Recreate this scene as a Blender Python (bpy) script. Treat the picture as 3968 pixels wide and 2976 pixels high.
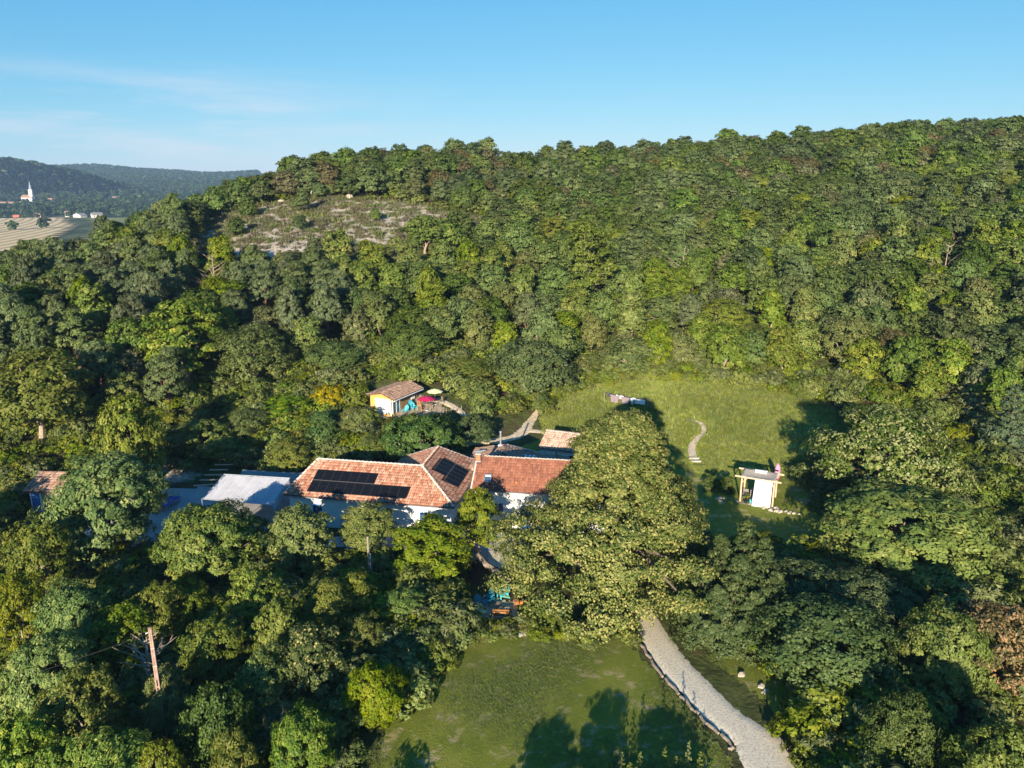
import bpy, math, random
import numpy as np

for o in list(bpy.data.objects):
    bpy.data.objects.remove(o, do_unlink=True)
scene = bpy.context.scene
COL = scene.collection
rad = math.radians

# ---------------------------------------------------------------- camera
cam_data = bpy.data.cameras.new('camera')
cam = bpy.data.objects.new('camera', cam_data)
COL.objects.link(cam)
cam.location = (0, 0, 31)
cam.rotation_euler = (rad(90 - 14.5), 0, 0)
cam_data.sensor_width = 36
cam_data.lens = 25.94
cam_data.clip_start = 0.5
cam_data.clip_end = 9000
scene.camera = cam

# ---------------------------------------------------------------- light
SUN_AZ, SUN_EL = 11.6, 14.2          # shadows run 11.6 degrees right of straight ahead
world = bpy.data.worlds.new('World')
scene.world = world
world.use_nodes = True
wn, wl = world.node_tree.nodes, world.node_tree.links
wn.clear()
w_out = wn.new('ShaderNodeOutputWorld')
w_bg = wn.new('ShaderNodeBackground')
w_bg.inputs['Strength'].default_value = 0.068
sky = wn.new('ShaderNodeTexSky')
sky.sky_type = 'NISHITA'
sky.sun_disc = False
sky.sun_elevation = rad(SUN_EL)
sky.sun_rotation = rad(180 + SUN_AZ)
sky.altitude = 150
sky.air_density = 1.0
sky.dust_density = 0.05
sky.ozone_density = 3.0
# thin cirrus veils drawn out along the low sky, one pattern all the way round
w_tc = wn.new('ShaderNodeTexCoord')
w_map = wn.new('ShaderNodeMapping')
w_map.inputs['Scale'].default_value = (2.6, 2.6, 22.0)
w_map.inputs['Rotation'].default_value = (0.0, rad(7), rad(0))
w_noise = wn.new('ShaderNodeTexNoise')
w_noise.inputs['Scale'].default_value = 1.6
w_noise.inputs['Detail'].default_value = 6
w_noise.inputs['Roughness'].default_value = 0.55
w_ramp = wn.new('ShaderNodeValToRGB')
w_ramp.color_ramp.elements[0].position = 0.42
w_ramp.color_ramp.elements[1].position = 0.68
w_sep = wn.new('ShaderNodeSeparateXYZ')
w_band = wn.new('ShaderNodeMapRange')
w_band.inputs['From Min'].default_value = 0.15
w_band.inputs['From Max'].default_value = 0.10
w_big = wn.new('ShaderNodeTexNoise')
w_big.inputs['Scale'].default_value = 1.3
w_big.inputs['Detail'].default_value = 1
w_bigr = wn.new('ShaderNodeMapRange')
w_bigr.inputs['From Min'].default_value = 0.40
w_bigr.inputs['From Max'].default_value = 0.62
w_mapb = wn.new('ShaderNodeMapping')
w_mapb.inputs['Location'].default_value = (1.7, 2.2, 0.0)
w_m1 = wn.new('ShaderNodeMath'); w_m1.operation = 'MULTIPLY'
w_m2 = wn.new('ShaderNodeMath'); w_m2.operation = 'MULTIPLY'
w_m3 = wn.new('ShaderNodeMath'); w_m3.operation = 'MULTIPLY'; w_m3.inputs[1].default_value = 0.8
# colour grade of the sky towards the clear azure of the photograph
w_sc = wn.new('ShaderNodeSeparateColor')
w_cc = wn.new('ShaderNodeCombineColor')
for ch_, p_, k_ in (('Red', 1.3, 0.40), ('Green', 0.72, 1.33), ('Blue', 0.42, 2.78)):
    pw_ = wn.new('ShaderNodeMath'); pw_.operation = 'POWER'; pw_.inputs[1].default_value = p_
    ml_ = wn.new('ShaderNodeMath'); ml_.operation = 'MULTIPLY'; ml_.inputs[1].default_value = k_
    wl.new(w_sc.outputs[ch_], pw_.inputs[0]); wl.new(pw_.outputs[0], ml_.inputs[0]); wl.new(ml_.outputs[0], w_cc.inputs[ch_])
w_mix = wn.new('ShaderNodeMix'); w_mix.data_type = 'RGBA'
w_mix.inputs['B'].default_value = (5.4, 5.7, 6.2, 1)
wl.new(w_tc.outputs['Generated'], w_map.inputs['Vector'])
wl.new(w_map.outputs['Vector'], w_noise.inputs['Vector'])
wl.new(w_noise.outputs['Fac'], w_ramp.inputs['Fac'])
wl.new(w_tc.outputs['Generated'], w_sep.inputs['Vector'])
wl.new(w_sep.outputs['Z'], w_band.inputs['Value'])
wl.new(w_tc.outputs['Generated'], w_mapb.inputs['Vector'])
wl.new(w_mapb.outputs['Vector'], w_big.inputs['Vector'])
wl.new(w_big.outputs['Fac'], w_bigr.inputs['Value'])
wl.new(w_ramp.outputs['Color'], w_m1.inputs[0])
wl.new(w_band.outputs['Result'], w_m1.inputs[1])
wl.new(w_m1.outputs[0], w_m2.inputs[0])
wl.new(w_bigr.outputs['Result'], w_m2.inputs[1])
wl.new(w_m2.outputs[0], w_m3.inputs[0])
wl.new(sky.outputs['Color'], w_sc.inputs['Color'])
wl.new(w_cc.outputs['Color'], w_mix.inputs['A'])
wl.new(w_m3.outputs[0], w_mix.inputs['Factor'])
wl.new(w_mix.outputs['Result'], w_bg.inputs['Color'])
wl.new(w_bg.outputs['Background'], w_out.inputs['Surface'])

sun_data = bpy.data.lights.new('sun', 'SUN')
sun_data.energy = 5.0
sun_data.angle = rad(0.55)
sun_data.color = (1.0, 0.87, 0.68)
sun = bpy.data.objects.new('sun', sun_data)
COL.objects.link(sun)
sun.location = (-30, -150, 60)
sun.rotation_euler = (rad(90 - SUN_EL), 0, rad(-SUN_AZ))

vs = scene.view_settings
vs.view_transform = 'Standard'
vs.look = 'None'
vs.exposure = 1.12
vs.gamma = 1.0
vs.use_curve_mapping = False
cy = scene.cycles
cy.max_bounces = 4
cy.diffuse_bounces = 2
cy.glossy_bounces = 2
cy.transmission_bounces = 3
cy.transparent_max_bounces = 6
cy.volume_bounces = 0
cy.use_denoising = True
cy.caustics_reflective = False
cy.caustics_refractive = False
cy.sample_clamp_indirect = 6

# ---------------------------------------------------------------- helpers
RNG = np.random.default_rng(7)
random.seed(7)

def mesh_from(name, V, faces):
    me = bpy.data.meshes.new(name)
    me.from_pydata([tuple(v) for v in V], [], faces)
    me.update()
    return me

def mesh_quads(name, V, Q, tint=None, kind=None):
    """V (n,3), Q (m,4) arrays -> mesh, with a per-face float attribute for leaf-to-leaf variety."""
    me = bpy.data.meshes.new(name)
    n, m = len(V), len(Q)
    k = Q.shape[1]
    me.vertices.add(n)
    me.vertices.foreach_set('co', np.asarray(V, dtype=np.float32).ravel())
    me.loops.add(m * k)
    me.loops.foreach_set('vertex_index', np.asarray(Q, dtype=np.int32).ravel())
    me.polygons.add(m)
    me.polygons.foreach_set('loop_start', np.arange(0, m * k, k, dtype=np.int32))
    me.polygons.foreach_set('loop_total', np.full(m, k, dtype=np.int32))
    me.update(calc_edges=True)
    if tint is not None:
        a = me.attributes.new('tint', 'FLOAT', 'FACE')
        a.data.foreach_set('value', np.asarray(tint, dtype=np.float32))
    if kind is not None:
        a = me.attributes.new('bloom', 'FLOAT', 'FACE')
        a.data.foreach_set('value', np.asarray(kind, dtype=np.float32))
    return me

def link(name, data, parent=None, mat=None, loc=None, rot=None):
    o = bpy.data.objects.new(name, data)
    COL.objects.link(o)
    if mat is not None and data is not None and len(data.materials) == 0:
        data.materials.append(mat)
    if parent is not None:
        o.parent = parent
    if loc is not None:
        o.location = loc
    if rot is not None:
        o.rotation_euler = rot
    return o

def tag(o, label=None, cat=None, group=None, kind=None):
    if label: o['label'] = label
    if cat: o['category'] = cat
    if group: o['group'] = group
    if kind: o['kind'] = kind
    return o

def thing(name, label, cat, loc=(0, 0, 0), rz=0.0, group=None):
    o = bpy.data.objects.new(name, None)
    o.empty_display_size = 0.5
    COL.objects.link(o)
    o.location = loc
    o.rotation_euler = (0, 0, rz)
    return tag(o, label, cat, group)

def copy_tree(o, parent=None):
    c = o.copy()
    COL.objects.link(c)
    c.parent = parent
    for ch in o.children:
        copy_tree(ch, c)
    return c

class MB:
    """collects boxes, bars and tubes into one mesh"""
    def __init__(self):
        self.V, self.F = [], []
    def add(self, V, F):
        b = len(self.V)
        self.V += [tuple(v) for v in V]
        self.F += [tuple(i + b for i in f) for f in F]
        return self
    def box(self, c, s, rz=0.0, rx=0.0, ry=0.0):
        hx, hy, hz = s[0] / 2, s[1] / 2, s[2] / 2
        P = np.array([[x, y, z] for z in (-hz, hz) for y in (-hy, hy) for x in (-hx, hx)])
        P = P @ rotm(rx, ry, rz).T + np.array(c)
        return self.add(P, [(0, 2, 3, 1), (4, 5, 7, 6), (0, 1, 5, 4), (1, 3, 7, 5), (3, 2, 6, 7), (2, 0, 4, 6)])
    def bar(self, a, b, w, h=None, twist=0):
        h = h or w
        a, b = np.array(a, float), np.array(b, float)
        d = b - a; L = np.linalg.norm(d); d /= L
        up = np.array([0, 0, 1.0]) if abs(d[2]) < 0.95 else np.array([0, 1.0, 0])
        s = np.cross(d, up); s /= np.linalg.norm(s); u = np.cross(s, d)
        P = []
        for p in (a, b):
            for (i, j) in ((-1, -1), (1, -1), (1, 1), (-1, 1)):
                P.append(p + s * i * w / 2 + u * j * h / 2)
        return self.add(P, [(3, 2, 1, 0), (4, 5, 6, 7), (0, 1, 5, 4), (1, 2, 6, 5), (2, 3, 7, 6), (3, 0, 4, 7)])
    def tube(self, pts, radii, n=6, cap=True):
        pts = [np.array(p, float) for p in pts]
        b = len(self.V)
        for i, p in enumerate(pts):
            d = pts[min(i + 1, len(pts) - 1)] - pts[max(i - 1, 0)]
            d = d / (np.linalg.norm(d) + 1e-9)
            up = np.array([0, 0, 1.0]) if abs(d[2]) < 0.9 else np.array([1.0, 0, 0])
            s = np.cross(d, up); s /= np.linalg.norm(s); u = np.cross(s, d)
            for k in range(n):
                t = 2 * math.pi * k / n
                self.V.append(tuple(p + radii[i] * (math.cos(t) * s + math.sin(t) * u)))
        for i in range(len(pts) - 1):
            for k in range(n):
                a0, a1 = b + i * n + k, b + i * n + (k + 1) % n
                self.F.append((a0, a1, a1 + n, a0 + n))
        if cap:
            self.F.append(tuple(b + k for k in range(n))[::-1])
            self.F.append(tuple(b + (len(pts) - 1) * n + k for k in range(n)))
        return self
    def build(self, name, mat=None, parent=None, smooth=False, loc=None, rot=None):
        me = mesh_from(name, self.V, self.F)
        if smooth:
            me.polygons.foreach_set('use_smooth', [True] * len(me.polygons))
        return link(name, me, parent, mat, loc, rot)

def rotm(rx, ry, rz):
    cx, sx, cy_, sy, cz, sz = math.cos(rx), math.sin(rx), math.cos(ry), math.sin(ry), math.cos(rz), math.sin(rz)
    X = np.array([[1, 0, 0], [0, cx, -sx], [0, sx, cx]])
    Y = np.array([[cy_, 0, sy], [0, 1, 0], [-sy, 0, cy_]])
    Z = np.array([[cz, -sz, 0], [sz, cz, 0], [0, 0, 1]])
    return Z @ Y @ X

# ---------------------------------------------------------------- materials
def new_mat(name):
    m = bpy.data.materials.new(name)
    m.use_nodes = True
    nt = m.node_tree
    nt.nodes.clear()
    out = nt.nodes.new('ShaderNodeOutputMaterial')
    return m, nt, out

def N(nt, kind, **kw):
    n = nt.nodes.new(kind)
    for k, v in kw.items():
        setattr(n, k, v)
    return n

def ramp(nt, stops, src):
    r = nt.nodes.new('ShaderNodeValToRGB')
    e = r.color_ramp.elements
    while len(e) < len(stops):
        e.new(0.5)
    for el, (p, c) in zip(e, stops):
        el.position = p
        el.color = (*c, 1)
    nt.links.new(src, r.inputs['Fac'])
    return r.outputs['Color']

def noise(nt, scale, detail=4, rough=0.55, vec=None, coord='Object', stretch=None):
    t = nt.nodes.new('ShaderNodeTexNoise')
    t.inputs['Scale'].default_value = scale
    t.inputs['Detail'].default_value = detail
    t.inputs['Roughness'].default_value = rough
    if vec is None:
        vec = nt.nodes.new('ShaderNodeTexCoord').outputs[coord]
    if stretch:
        mp = nt.nodes.new('ShaderNodeMapping')
        mp.inputs['Scale'].default_value = stretch
        nt.links.new(vec, mp.inputs['Vector'])
        vec = mp.outputs['Vector']
    nt.links.new(vec, t.inputs['Vector'])
    return t.outputs['Fac']

def mix(nt, a, b, fac):
    m = nt.nodes.new('ShaderNodeMix')
    m.data_type = 'RGBA'
    for s, v in (('A', a), ('B', b)):
        if isinstance(v, tuple):
            m.inputs[s].default_value = (*v, 1)
        else:
            nt.links.new(v, m.inputs[s])
    if isinstance(fac, (int, float)):
        m.inputs['Factor'].default_value = fac
    else:
        nt.links.new(fac, m.inputs['Factor'])
    return m.outputs['Result']

def math_n(nt, op, a, b=None):
    m = nt.nodes.new('ShaderNodeMath')
    m.operation = op
    for i, v in enumerate((a, b)):
        if v is None: continue
        if isinstance(v, (int, float)): m.inputs[i].default_value = v
        else: nt.links.new(v, m.inputs[i])
    return m.outputs[0]

def surf(name, stops, scale=3.0, rough=0.85, bump=0.3, bscale=None, detail=5, spec=0.25, coord='Object', stretch=None, metal=0.0):
    """noise-varied principled surface"""
    m, nt, out = new_mat(name)
    b = N(nt, 'ShaderNodeBsdfPrincipled')
    f = noise(nt, scale, detail, coord=coord, stretch=stretch)
    if len(stops) == 2 and not isinstance(stops[0][0], (int, float)):
        stops = [(0.3, stops[0]), (0.7, stops[1])]
    nt.links.new(ramp(nt, stops, f), b.inputs['Base Color'])
    b.inputs['Roughness'].default_value = rough
    b.inputs['Specular IOR Level'].default_value = spec
    b.inputs['Metallic'].default_value = metal
    if bump:
        bp = N(nt, 'ShaderNodeBump')
        bp.inputs['Strength'].default_value = bump
        bp.inputs['Distance'].default_value = 0.05
        nt.links.new(noise(nt, bscale or scale * 4, 4, coord=coord), bp.inputs['Height'])
        nt.links.new(bp.outputs['Normal'], b.inputs['Normal'])
    nt.links.new(b.outputs['BSDF'], out.inputs['Surface'])
    return m

def leaf_mat(name, dark, mid, light, bloom=None, hue=0.012, val=0.22, trans=0.22, gloss=0.012):
    m, nt, out = new_mat(name)
    at = N(nt, 'ShaderNodeAttribute', attribute_name='tint')
    oi = N(nt, 'ShaderNodeObjectInfo')
    c = ramp(nt, [(0.0, dark), (0.5, mid), (1.0, light)], at.outputs['Fac'])
    if bloom:
        ab = N(nt, 'ShaderNodeAttribute', attribute_name='bloom')
        c = mix(nt, c, bloom, ab.outputs['Fac'])
    hs = N(nt, 'ShaderNodeHueSaturation')
    nt.links.new(c, hs.inputs['Color'])
    mr = N(nt, 'ShaderNodeMapRange')
    nt.links.new(oi.outputs['Random'], mr.inputs['Value'])
    mr.inputs['To Min'].default_value = 0.5 - hue
    mr.inputs['To Max'].default_value = 0.5 + hue
    nt.links.new(mr.outputs['Result'], hs.inputs['Hue'])
    fr = math_n(nt, 'FRACT', math_n(nt, 'MULTIPLY', oi.outputs['Random'], 7.31))
    mv = N(nt, 'ShaderNodeMapRange')
    nt.links.new(fr, mv.inputs['Value'])
    mv.inputs['To Min'].default_value = 1 - val
    mv.inputs['To Max'].default_value = 1 + val
    nt.links.new(mv.outputs['Result'], hs.inputs['Value'])
    fs = math_n(nt, 'FRACT', math_n(nt, 'MULTIPLY', oi.outputs['Random'], 23.7))
    ms = N(nt, 'ShaderNodeMapRange')
    nt.links.new(fs, ms.inputs['Value'])
    ms.inputs['To Min'].default_value = 0.8
    ms.inputs['To Max'].default_value = 1.1
    nt.links.new(ms.outputs['Result'], hs.inputs['Saturation'])
    d = N(nt, 'ShaderNodeBsdfDiffuse')
    t = N(nt, 'ShaderNodeBsdfTranslucent')
    g = N(nt, 'ShaderNodeBsdfGlossy')
    g.inputs['Roughness'].default_value = 0.45
    nt.links.new(hs.outputs['Color'], d.inputs['Color'])
    nt.links.new(hs.outputs['Color'], t.inputs['Color'])
    m1 = N(nt, 'ShaderNodeMixShader'); m1.inputs[0].default_value = trans
    m2 = N(nt, 'ShaderNodeMixShader'); m2.inputs[0].default_value = gloss
    nt.links.new(d.outputs[0], m1.inputs[1]); nt.links.new(t.outputs[0], m1.inputs[2])
    nt.links.new(m1.outputs[0], m2.inputs[1]); nt.links.new(g.outputs[0], m2.inputs[2])
    nt.links.new(m2.outputs[0], out.inputs['Surface'])
    return m

def tile_mat(name, stops, lichen=None):
    m, nt, out = new_mat(name)
    at = N(nt, 'ShaderNodeAttribute', attribute_name='tint')
    oi = N(nt, 'ShaderNodeObjectInfo')
    r = math_n(nt, 'FRACT', math_n(nt, 'ADD', at.outputs['Fac'], oi.outputs['Random']))
    c = ramp(nt, stops, r)
    gm = N(nt, 'ShaderNodeNewGeometry')
    n1 = noise(nt, 6.0, 5, vec=gm.outputs['Position'])
    c = mix(nt, c, lichen or (0.45, 0.36, 0.28), math_n(nt, 'MULTIPLY', ramp_f(nt, n1, 0.52, 0.72), 0.55))
    n2 = noise(nt, 0.7, 3, vec=gm.outputs['Position'])
    hs = N(nt, 'ShaderNodeHueSaturation')
    nt.links.new(c, hs.inputs['Color'])
    mr = N(nt, 'ShaderNodeMapRange')
    nt.links.new(n2, mr.inputs['Value'])
    mr.inputs['To Min'].default_value = 0.7; mr.inputs['To Max'].default_value = 1.3
    nt.links.new(mr.outputs['Result'], hs.inputs['Value'])
    b = N(nt, 'ShaderNodeBsdfPrincipled')
    b.inputs['Roughness'].default_value = 0.85
    b.inputs['Specular IOR Level'].default_value = 0.2
    nt.links.new(hs.outputs['Color'], b.inputs['Base Color'])
    nt.links.new(b.outputs['BSDF'], out.inputs['Surface'])
    return m

def ramp_f(nt, src, a, b):
    mr = N(nt, 'ShaderNodeMapRange')
    mr.inputs['From Min'].default_value = a
    mr.inputs['From Max'].default_value = b
    nt.links.new(src, mr.inputs['Value'])
    return mr.outputs['Result']

M = {}
M['bark'] = surf('bark', [(0.3, (0.09, 0.065, 0.045)), (0.7, (0.20, 0.16, 0.12))], 5, bump=0.6)
M['palebark'] = surf('pale_bark', [(0.3, (0.22, 0.17, 0.12)), (0.7, (0.42, 0.34, 0.26))], 5, bump=0.5)
M['pinebark'] = surf('pine_bark', [(0.3, (0.10, 0.06, 0.04)), (0.7, (0.22, 0.13, 0.09))], 5, bump=0.5)
M['white_wall'] = surf('white_render', [(0.3, (0.74, 0.72, 0.67)), (0.7, (0.83, 0.82, 0.78))], 1.2, bump=0.2, bscale=20)
M['stone_wall'] = surf('stone_wall', [(0.3, (0.30, 0.27, 0.22)), (0.55, (0.50, 0.46, 0.39)), (0.75, (0.66, 0.62, 0.54))], 4.5, bump=0.8, bscale=9)
M['slab'] = surf('roof_underlay', [(0.3, (0.10, 0.055, 0.04)), (0.7, (0.17, 0.09, 0.06))], 4, bump=0.2)
M['mortar'] = surf('mortar', [(0.3, (0.52, 0.46, 0.38)), (0.7, (0.68, 0.62, 0.54))], 8, bump=0.5)
M['canal'] = tile_mat('canal_tile', [(0.0, (0.26, 0.105, 0.062)), (0.3, (0.36, 0.155, 0.095)), (0.62, (0.43, 0.22, 0.145)), (0.86, (0.50, 0.33, 0.24)), (1.0, (0.22, 0.11, 0.075))], (0.50, 0.38, 0.29))
M['redtile'] = tile_mat('red_tile', [(0.0, (0.16, 0.066, 0.043)), (0.5, (0.23, 0.088, 0.055)), (0.9, (0.28, 0.12, 0.075)), (1.0, (0.15, 0.065, 0.045))], (0.29, 0.16, 0.11))
M['oldtile'] = tile_mat('old_tile', [(0.0, (0.20, 0.11, 0.075)), (0.4, (0.33, 0.20, 0.14)), (0.75, (0.44, 0.30, 0.22)), (1.0, (0.24, 0.16, 0.12))], (0.48, 0.40, 0.33))
M['greytile'] = tile_mat('weathered_tile', [(0.0, (0.30, 0.19, 0.14)), (0.5, (0.42, 0.29, 0.22)), (1.0, (0.52, 0.39, 0.31))], (0.55, 0.48, 0.42))
M['brick'] = surf('brick', [(0.3, (0.42, 0.13, 0.07)), (0.7, (0.58, 0.22, 0.11))], 8, bump=0.3)
M['zinc'] = surf('zinc', [(0.3, (0.35, 0.37, 0.40)), (0.7, (0.5, 0.52, 0.55))], 4, rough=0.4, bump=0.05, metal=0.6)
M['wood'] = surf('timber', [(0.3, (0.28, 0.15, 0.075)), (0.7, (0.44, 0.26, 0.14))], 6, bump=0.2, stretch=(1, 1, 6))
M['palewood'] = surf('pale_timber', [(0.3, (0.50, 0.34, 0.23)), (0.7, (0.66, 0.48, 0.34))], 5, bump=0.2)
M['greywood'] = surf('weathered_timber', [(0.3, (0.20, 0.16, 0.12)), (0.7, (0.36, 0.30, 0.24))], 6, bump=0.3)
M['orangewood'] = surf('orange_timber', [(0.3, (0.50, 0.20, 0.06)), (0.7, (0.66, 0.32, 0.12))], 5, bump=0.1)
M['white_paint'] = surf('white_paint', [(0.3, (0.76, 0.76, 0.75)), (0.7, (0.84, 0.84, 0.83))], 3, rough=0.5, bump=0.02)
M['ochre'] = surf('ochre_render', [(0.3, (0.55, 0.29, 0.07)), (0.7, (0.66, 0.38, 0.11))], 2.5, bump=0.15, bscale=20)
M['browncladding'] = surf('brown_cladding', [(0.3, (0.22, 0.12, 0.045)), (0.7, (0.34, 0.20, 0.085))], 4, bump=0.2)
M['tarp_white'] = surf('white_tarpaulin', [(0.3, (0.36, 0.36, 0.39)), (0.7, (0.45, 0.45, 0.48))], 1.5, rough=0.55, bump=0.35, bscale=3)
M['tarp_grey'] = surf('grey_tarpaulin', [(0.3, (0.13, 0.17, 0.17)), (0.7, (0.22, 0.26, 0.26))], 1.5, rough=0.5, bump=0.6, bscale=3)
M['teal'] = surf('teal_plastic', [(0.3, (0.015, 0.20, 0.28)), (0.7, (0.03, 0.27, 0.36))], 6, rough=0.5, bump=0.0)
M['turquoise'] = surf('turquoise_plastic', [(0.3, (0.07, 0.46, 0.52)), (0.7, (0.10, 0.55, 0.60))], 6, rough=0.5, bump=0.0)
M['lime'] = surf('lime_metal', [(0.3, (0.62, 0.68, 0.30)), (0.7, (0.70, 0.76, 0.38))], 6, rough=0.5, bump=0.0)
M['crimson'] = surf('crimson_canvas', [(0.3, (0.42, 0.012, 0.075)), (0.7, (0.52, 0.02, 0.10))], 3, bump=0.1)
M['lemon'] = surf('lemon_canvas', [(0.3, (0.74, 0.72, 0.34)), (0.7, (0.80, 0.79, 0.42))], 3, bump=0.1)
M['blue'] = surf('blue_table_paint', [(0.3, (0.008, 0.06, 0.28)), (0.7, (0.015, 0.085, 0.36))], 2, rough=0.4, bump=0.02)
M['bluedoor'] = surf('blue_door_paint', [(0.3, (0.03, 0.12, 0.30)), (0.7, (0.06, 0.20, 0.42))], 4, rough=0.5, bump=0.05)
M['dark'] = surf('dark_opening', [(0.3, (0.012, 0.014, 0.018)), (0.7, (0.03, 0.03, 0.035))], 3, rough=0.5, bump=0)
M['panel'] = surf('solar_glass', [(0.3, (0.006, 0.007, 0.010)), (0.7, (0.010, 0.011, 0.014))], 2, rough=0.4, bump=0, spec=0.08)
M['rail'] = surf('aluminium', [(0.3, (0.30, 0.27, 0.24)), (0.7, (0.38, 0.34, 0.3))], 4, rough=0.4, bump=0, metal=0.3)
M['glass'] = surf('window_glass', [(0.3, (0.03, 0.07, 0.12)), (0.7, (0.06, 0.12, 0.18))], 2, rough=0.1, bump=0, spec=0.6)
M['concrete'] = surf('concrete', [(0.3, (0.30, 0.20, 0.155)), (0.7, (0.44, 0.30, 0.24))], 5, bump=0.3)
M['yard'] = surf('yard_concrete', [(0.3, (0.34, 0.32, 0.30)), (0.7, (0.48, 0.45, 0.42))], 0.8, bump=0.2, bscale=12)
M['gravel'] = surf('gravel', [(0.30, (0.36, 0.29, 0.20)), (0.42, (0.62, 0.53, 0.39)), (0.58, (0.76, 0.67, 0.50)), (0.75, (0.84, 0.77, 0.60))], 7.5, bump=0.35, bscale=16, detail=9)
M['path'] = surf('path_stone', [(0.28, (0.34, 0.265, 0.17)), (0.5, (0.56, 0.455, 0.31)), (0.72, (0.72, 0.62, 0.45))], 3.5, bump=1.0, bscale=7, detail=8)
M['terrace'] = surf('shaded_terrace_gravel', [(0.3, (0.22, 0.17, 0.12)), (0.7, (0.40, 0.32, 0.23))], 3.5, bump=0.6)  # terrace gravel, with the shadow on it put into a darker colour
M['rock'] = surf('limestone', [(0.3, (0.30, 0.26, 0.20)), (0.7, (0.54, 0.49, 0.41))], 3, bump=0.8)
M['terracotta'] = surf('terracotta', [(0.3, (0.40, 0.16, 0.08)), (0.7, (0.52, 0.23, 0.12))], 5, bump=0.1)
M['orange'] = surf('orange_plastic', [(0.3, (0.62, 0.20, 0.04)), (0.7, (0.7, 0.26, 0.06))], 5, bump=0)
M['pink'] = surf('pink_canvas', [(0.3, (0.66, 0.22, 0.34)), (0.7, (0.76, 0.32, 0.44))], 5, bump=0.1)
M['magenta'] = surf('magenta_canvas', [(0.3, (0.35, 0.04, 0.14)), (0.7, (0.45, 0.06, 0.18))], 5, bump=0.1)
M['sail'] = surf('beige_sailcloth', [(0.3, (0.50, 0.41, 0.31)), (0.7, (0.60, 0.50, 0.39))], 3, bump=0.15)
M['sheet_white'] = surf('white_cotton', [(0.3, (0.78, 0.78, 0.79)), (0.7, (0.84, 0.84, 0.85))], 3, bump=0.15)
M['sheet_grey'] = surf('mauve_grey_cotton', [(0.3, (0.22, 0.17, 0.19)), (0.7, (0.28, 0.22, 0.24))], 3, bump=0.15)
M['sheet_dark'] = surf('dark_cotton', [(0.3, (0.04, 0.04, 0.05)), (0.7, (0.07, 0.065, 0.075))], 3, bump=0.15)
M['sheet_blue'] = surf('pale_blue_cotton', [(0.3, (0.45, 0.64, 0.74)), (0.7, (0.55, 0.72, 0.80))], 3, bump=0.15)
M['cable'] = surf('black_cable', [(0.3, (0.02, 0.02, 0.02)), (0.7, (0.04, 0.04, 0.04))], 3, bump=0)
M['cloth_dark'] = surf('striped_cushion', [(0.4, (0.10, 0.08, 0.08)), (0.6, (0.55, 0.48, 0.45))], 6, bump=0, stretch=(8, 0.2, 0.2))

# ---------------------------------------------------------------- terrain
CP = np.array([
    (-70, 40, -4), (-45, 45, -2.5), (-45, 30, -4), (-25, 38, -2), (-25, 28, -3), (-12, 34, -1), (-8, 38, -.3), (0, 36, 0), (10, 35, 0), (20, 40, 0.2),
    (40, 40, .5), (60, 45, 1.5), (90, 50, 4), (0, 20, -.5), (-40, 12, -5), (40, 15, 0), (0, -40, -2), (-70, -40, -6), (70, -40, -1),
    (120, 20, 3), (-100, 20, -7), (130, 70, 12), (-48, 68, 0), (-33, 68, 0), (-24, 65, 0), (-12, 60, 0), (-5, 60, 0), (0, 52, 0), (5, 62, 0),
    (10, 58, 0), (25, 70, .3), (22, 60, 0), (42, 62, 1), (65, 70, 4), (-20, 75, .4), (-12, 73, .3), (-8, 78, .9), (2, 77, .8), (8, 82, 1.0),
    (21, 81, .9), (30, 78, .9), (-16.5, 88, 5), (-12, 89, 5), (-9, 91, 5), (-6, 89.5, 4.3), (-14.5, 84, 4), (-20, 81, 2.0), (-12, 82, 2.2), (-2.5, 86.5, 1.6),
    (1, 89.5, 1.7), (3, 94, 2.3), (12.7, 97.6, 3), (18, 94, 3), (24, 90, 2.4), (22, 84, 1.3), (30, 88, 2.2), (35, 100, 4), (20, 106, 4.6), (8, 96, 2.9),
    (42, 92, 3.4), (10, 89, 2.0), (-60, 90, 9.5), (-35, 88, 4.5), (-35, 108, 11.5), (-14, 103, 9.5), (0, 110, 8.5), (20, 120, 9), (40, 115, 9),
    (62, 102, 9), (85, 108, 16), (-70, 122, 15.5), (-72, 150, 20.5), (-45, 150, 24.5), (-50, 166, 28), (-25, 150, 24), (0, 150, 21), (40, 160, 23),
    (80, 160, 28), (120, 160, 33), (-62, 188, 30), (-31, 200, 36), (5, 212, 35.5), (42, 228, 38.5), (95, 243, 43.5), (146, 258, 46.5), (190, 265, 48),
    (-31, 260, 35), (42, 290, 40), (146, 320, 46), (230, 330, 46), (-62, 240, 20), (-98, 190, 8), (-95, 140, 12), (-88, 108, 10.5), (-112, 100, 2),
    (-130, 200, -7), (-100, 260, 0), (-85, 225, 12), (200, 180, 42)], float)

def _tps(d2):
    return 0.5 * d2 * np.log(d2 + 1e-9)
_n = len(CP)
_A = np.zeros((_n + 3, _n + 3))
_d2 = ((CP[:, None, :2] - CP[None, :, :2]) ** 2).sum(-1)
_A[:_n, :_n] = _tps(_d2) + np.eye(_n) * 6.0
_A[:_n, _n] = 1; _A[:_n, _n + 1:] = CP[:, :2]; _A[_n, :_n] = 1; _A[_n + 1:, :_n] = CP[:, :2].T
_W = np.linalg.solve(_A, np.concatenate([CP[:, 2], np.zeros(3)]))

def sstep(a, b, x):
    t = np.clip((x - a) / (b - a), 0, 1)
    return t * t * (3 - 2 * t)

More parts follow.
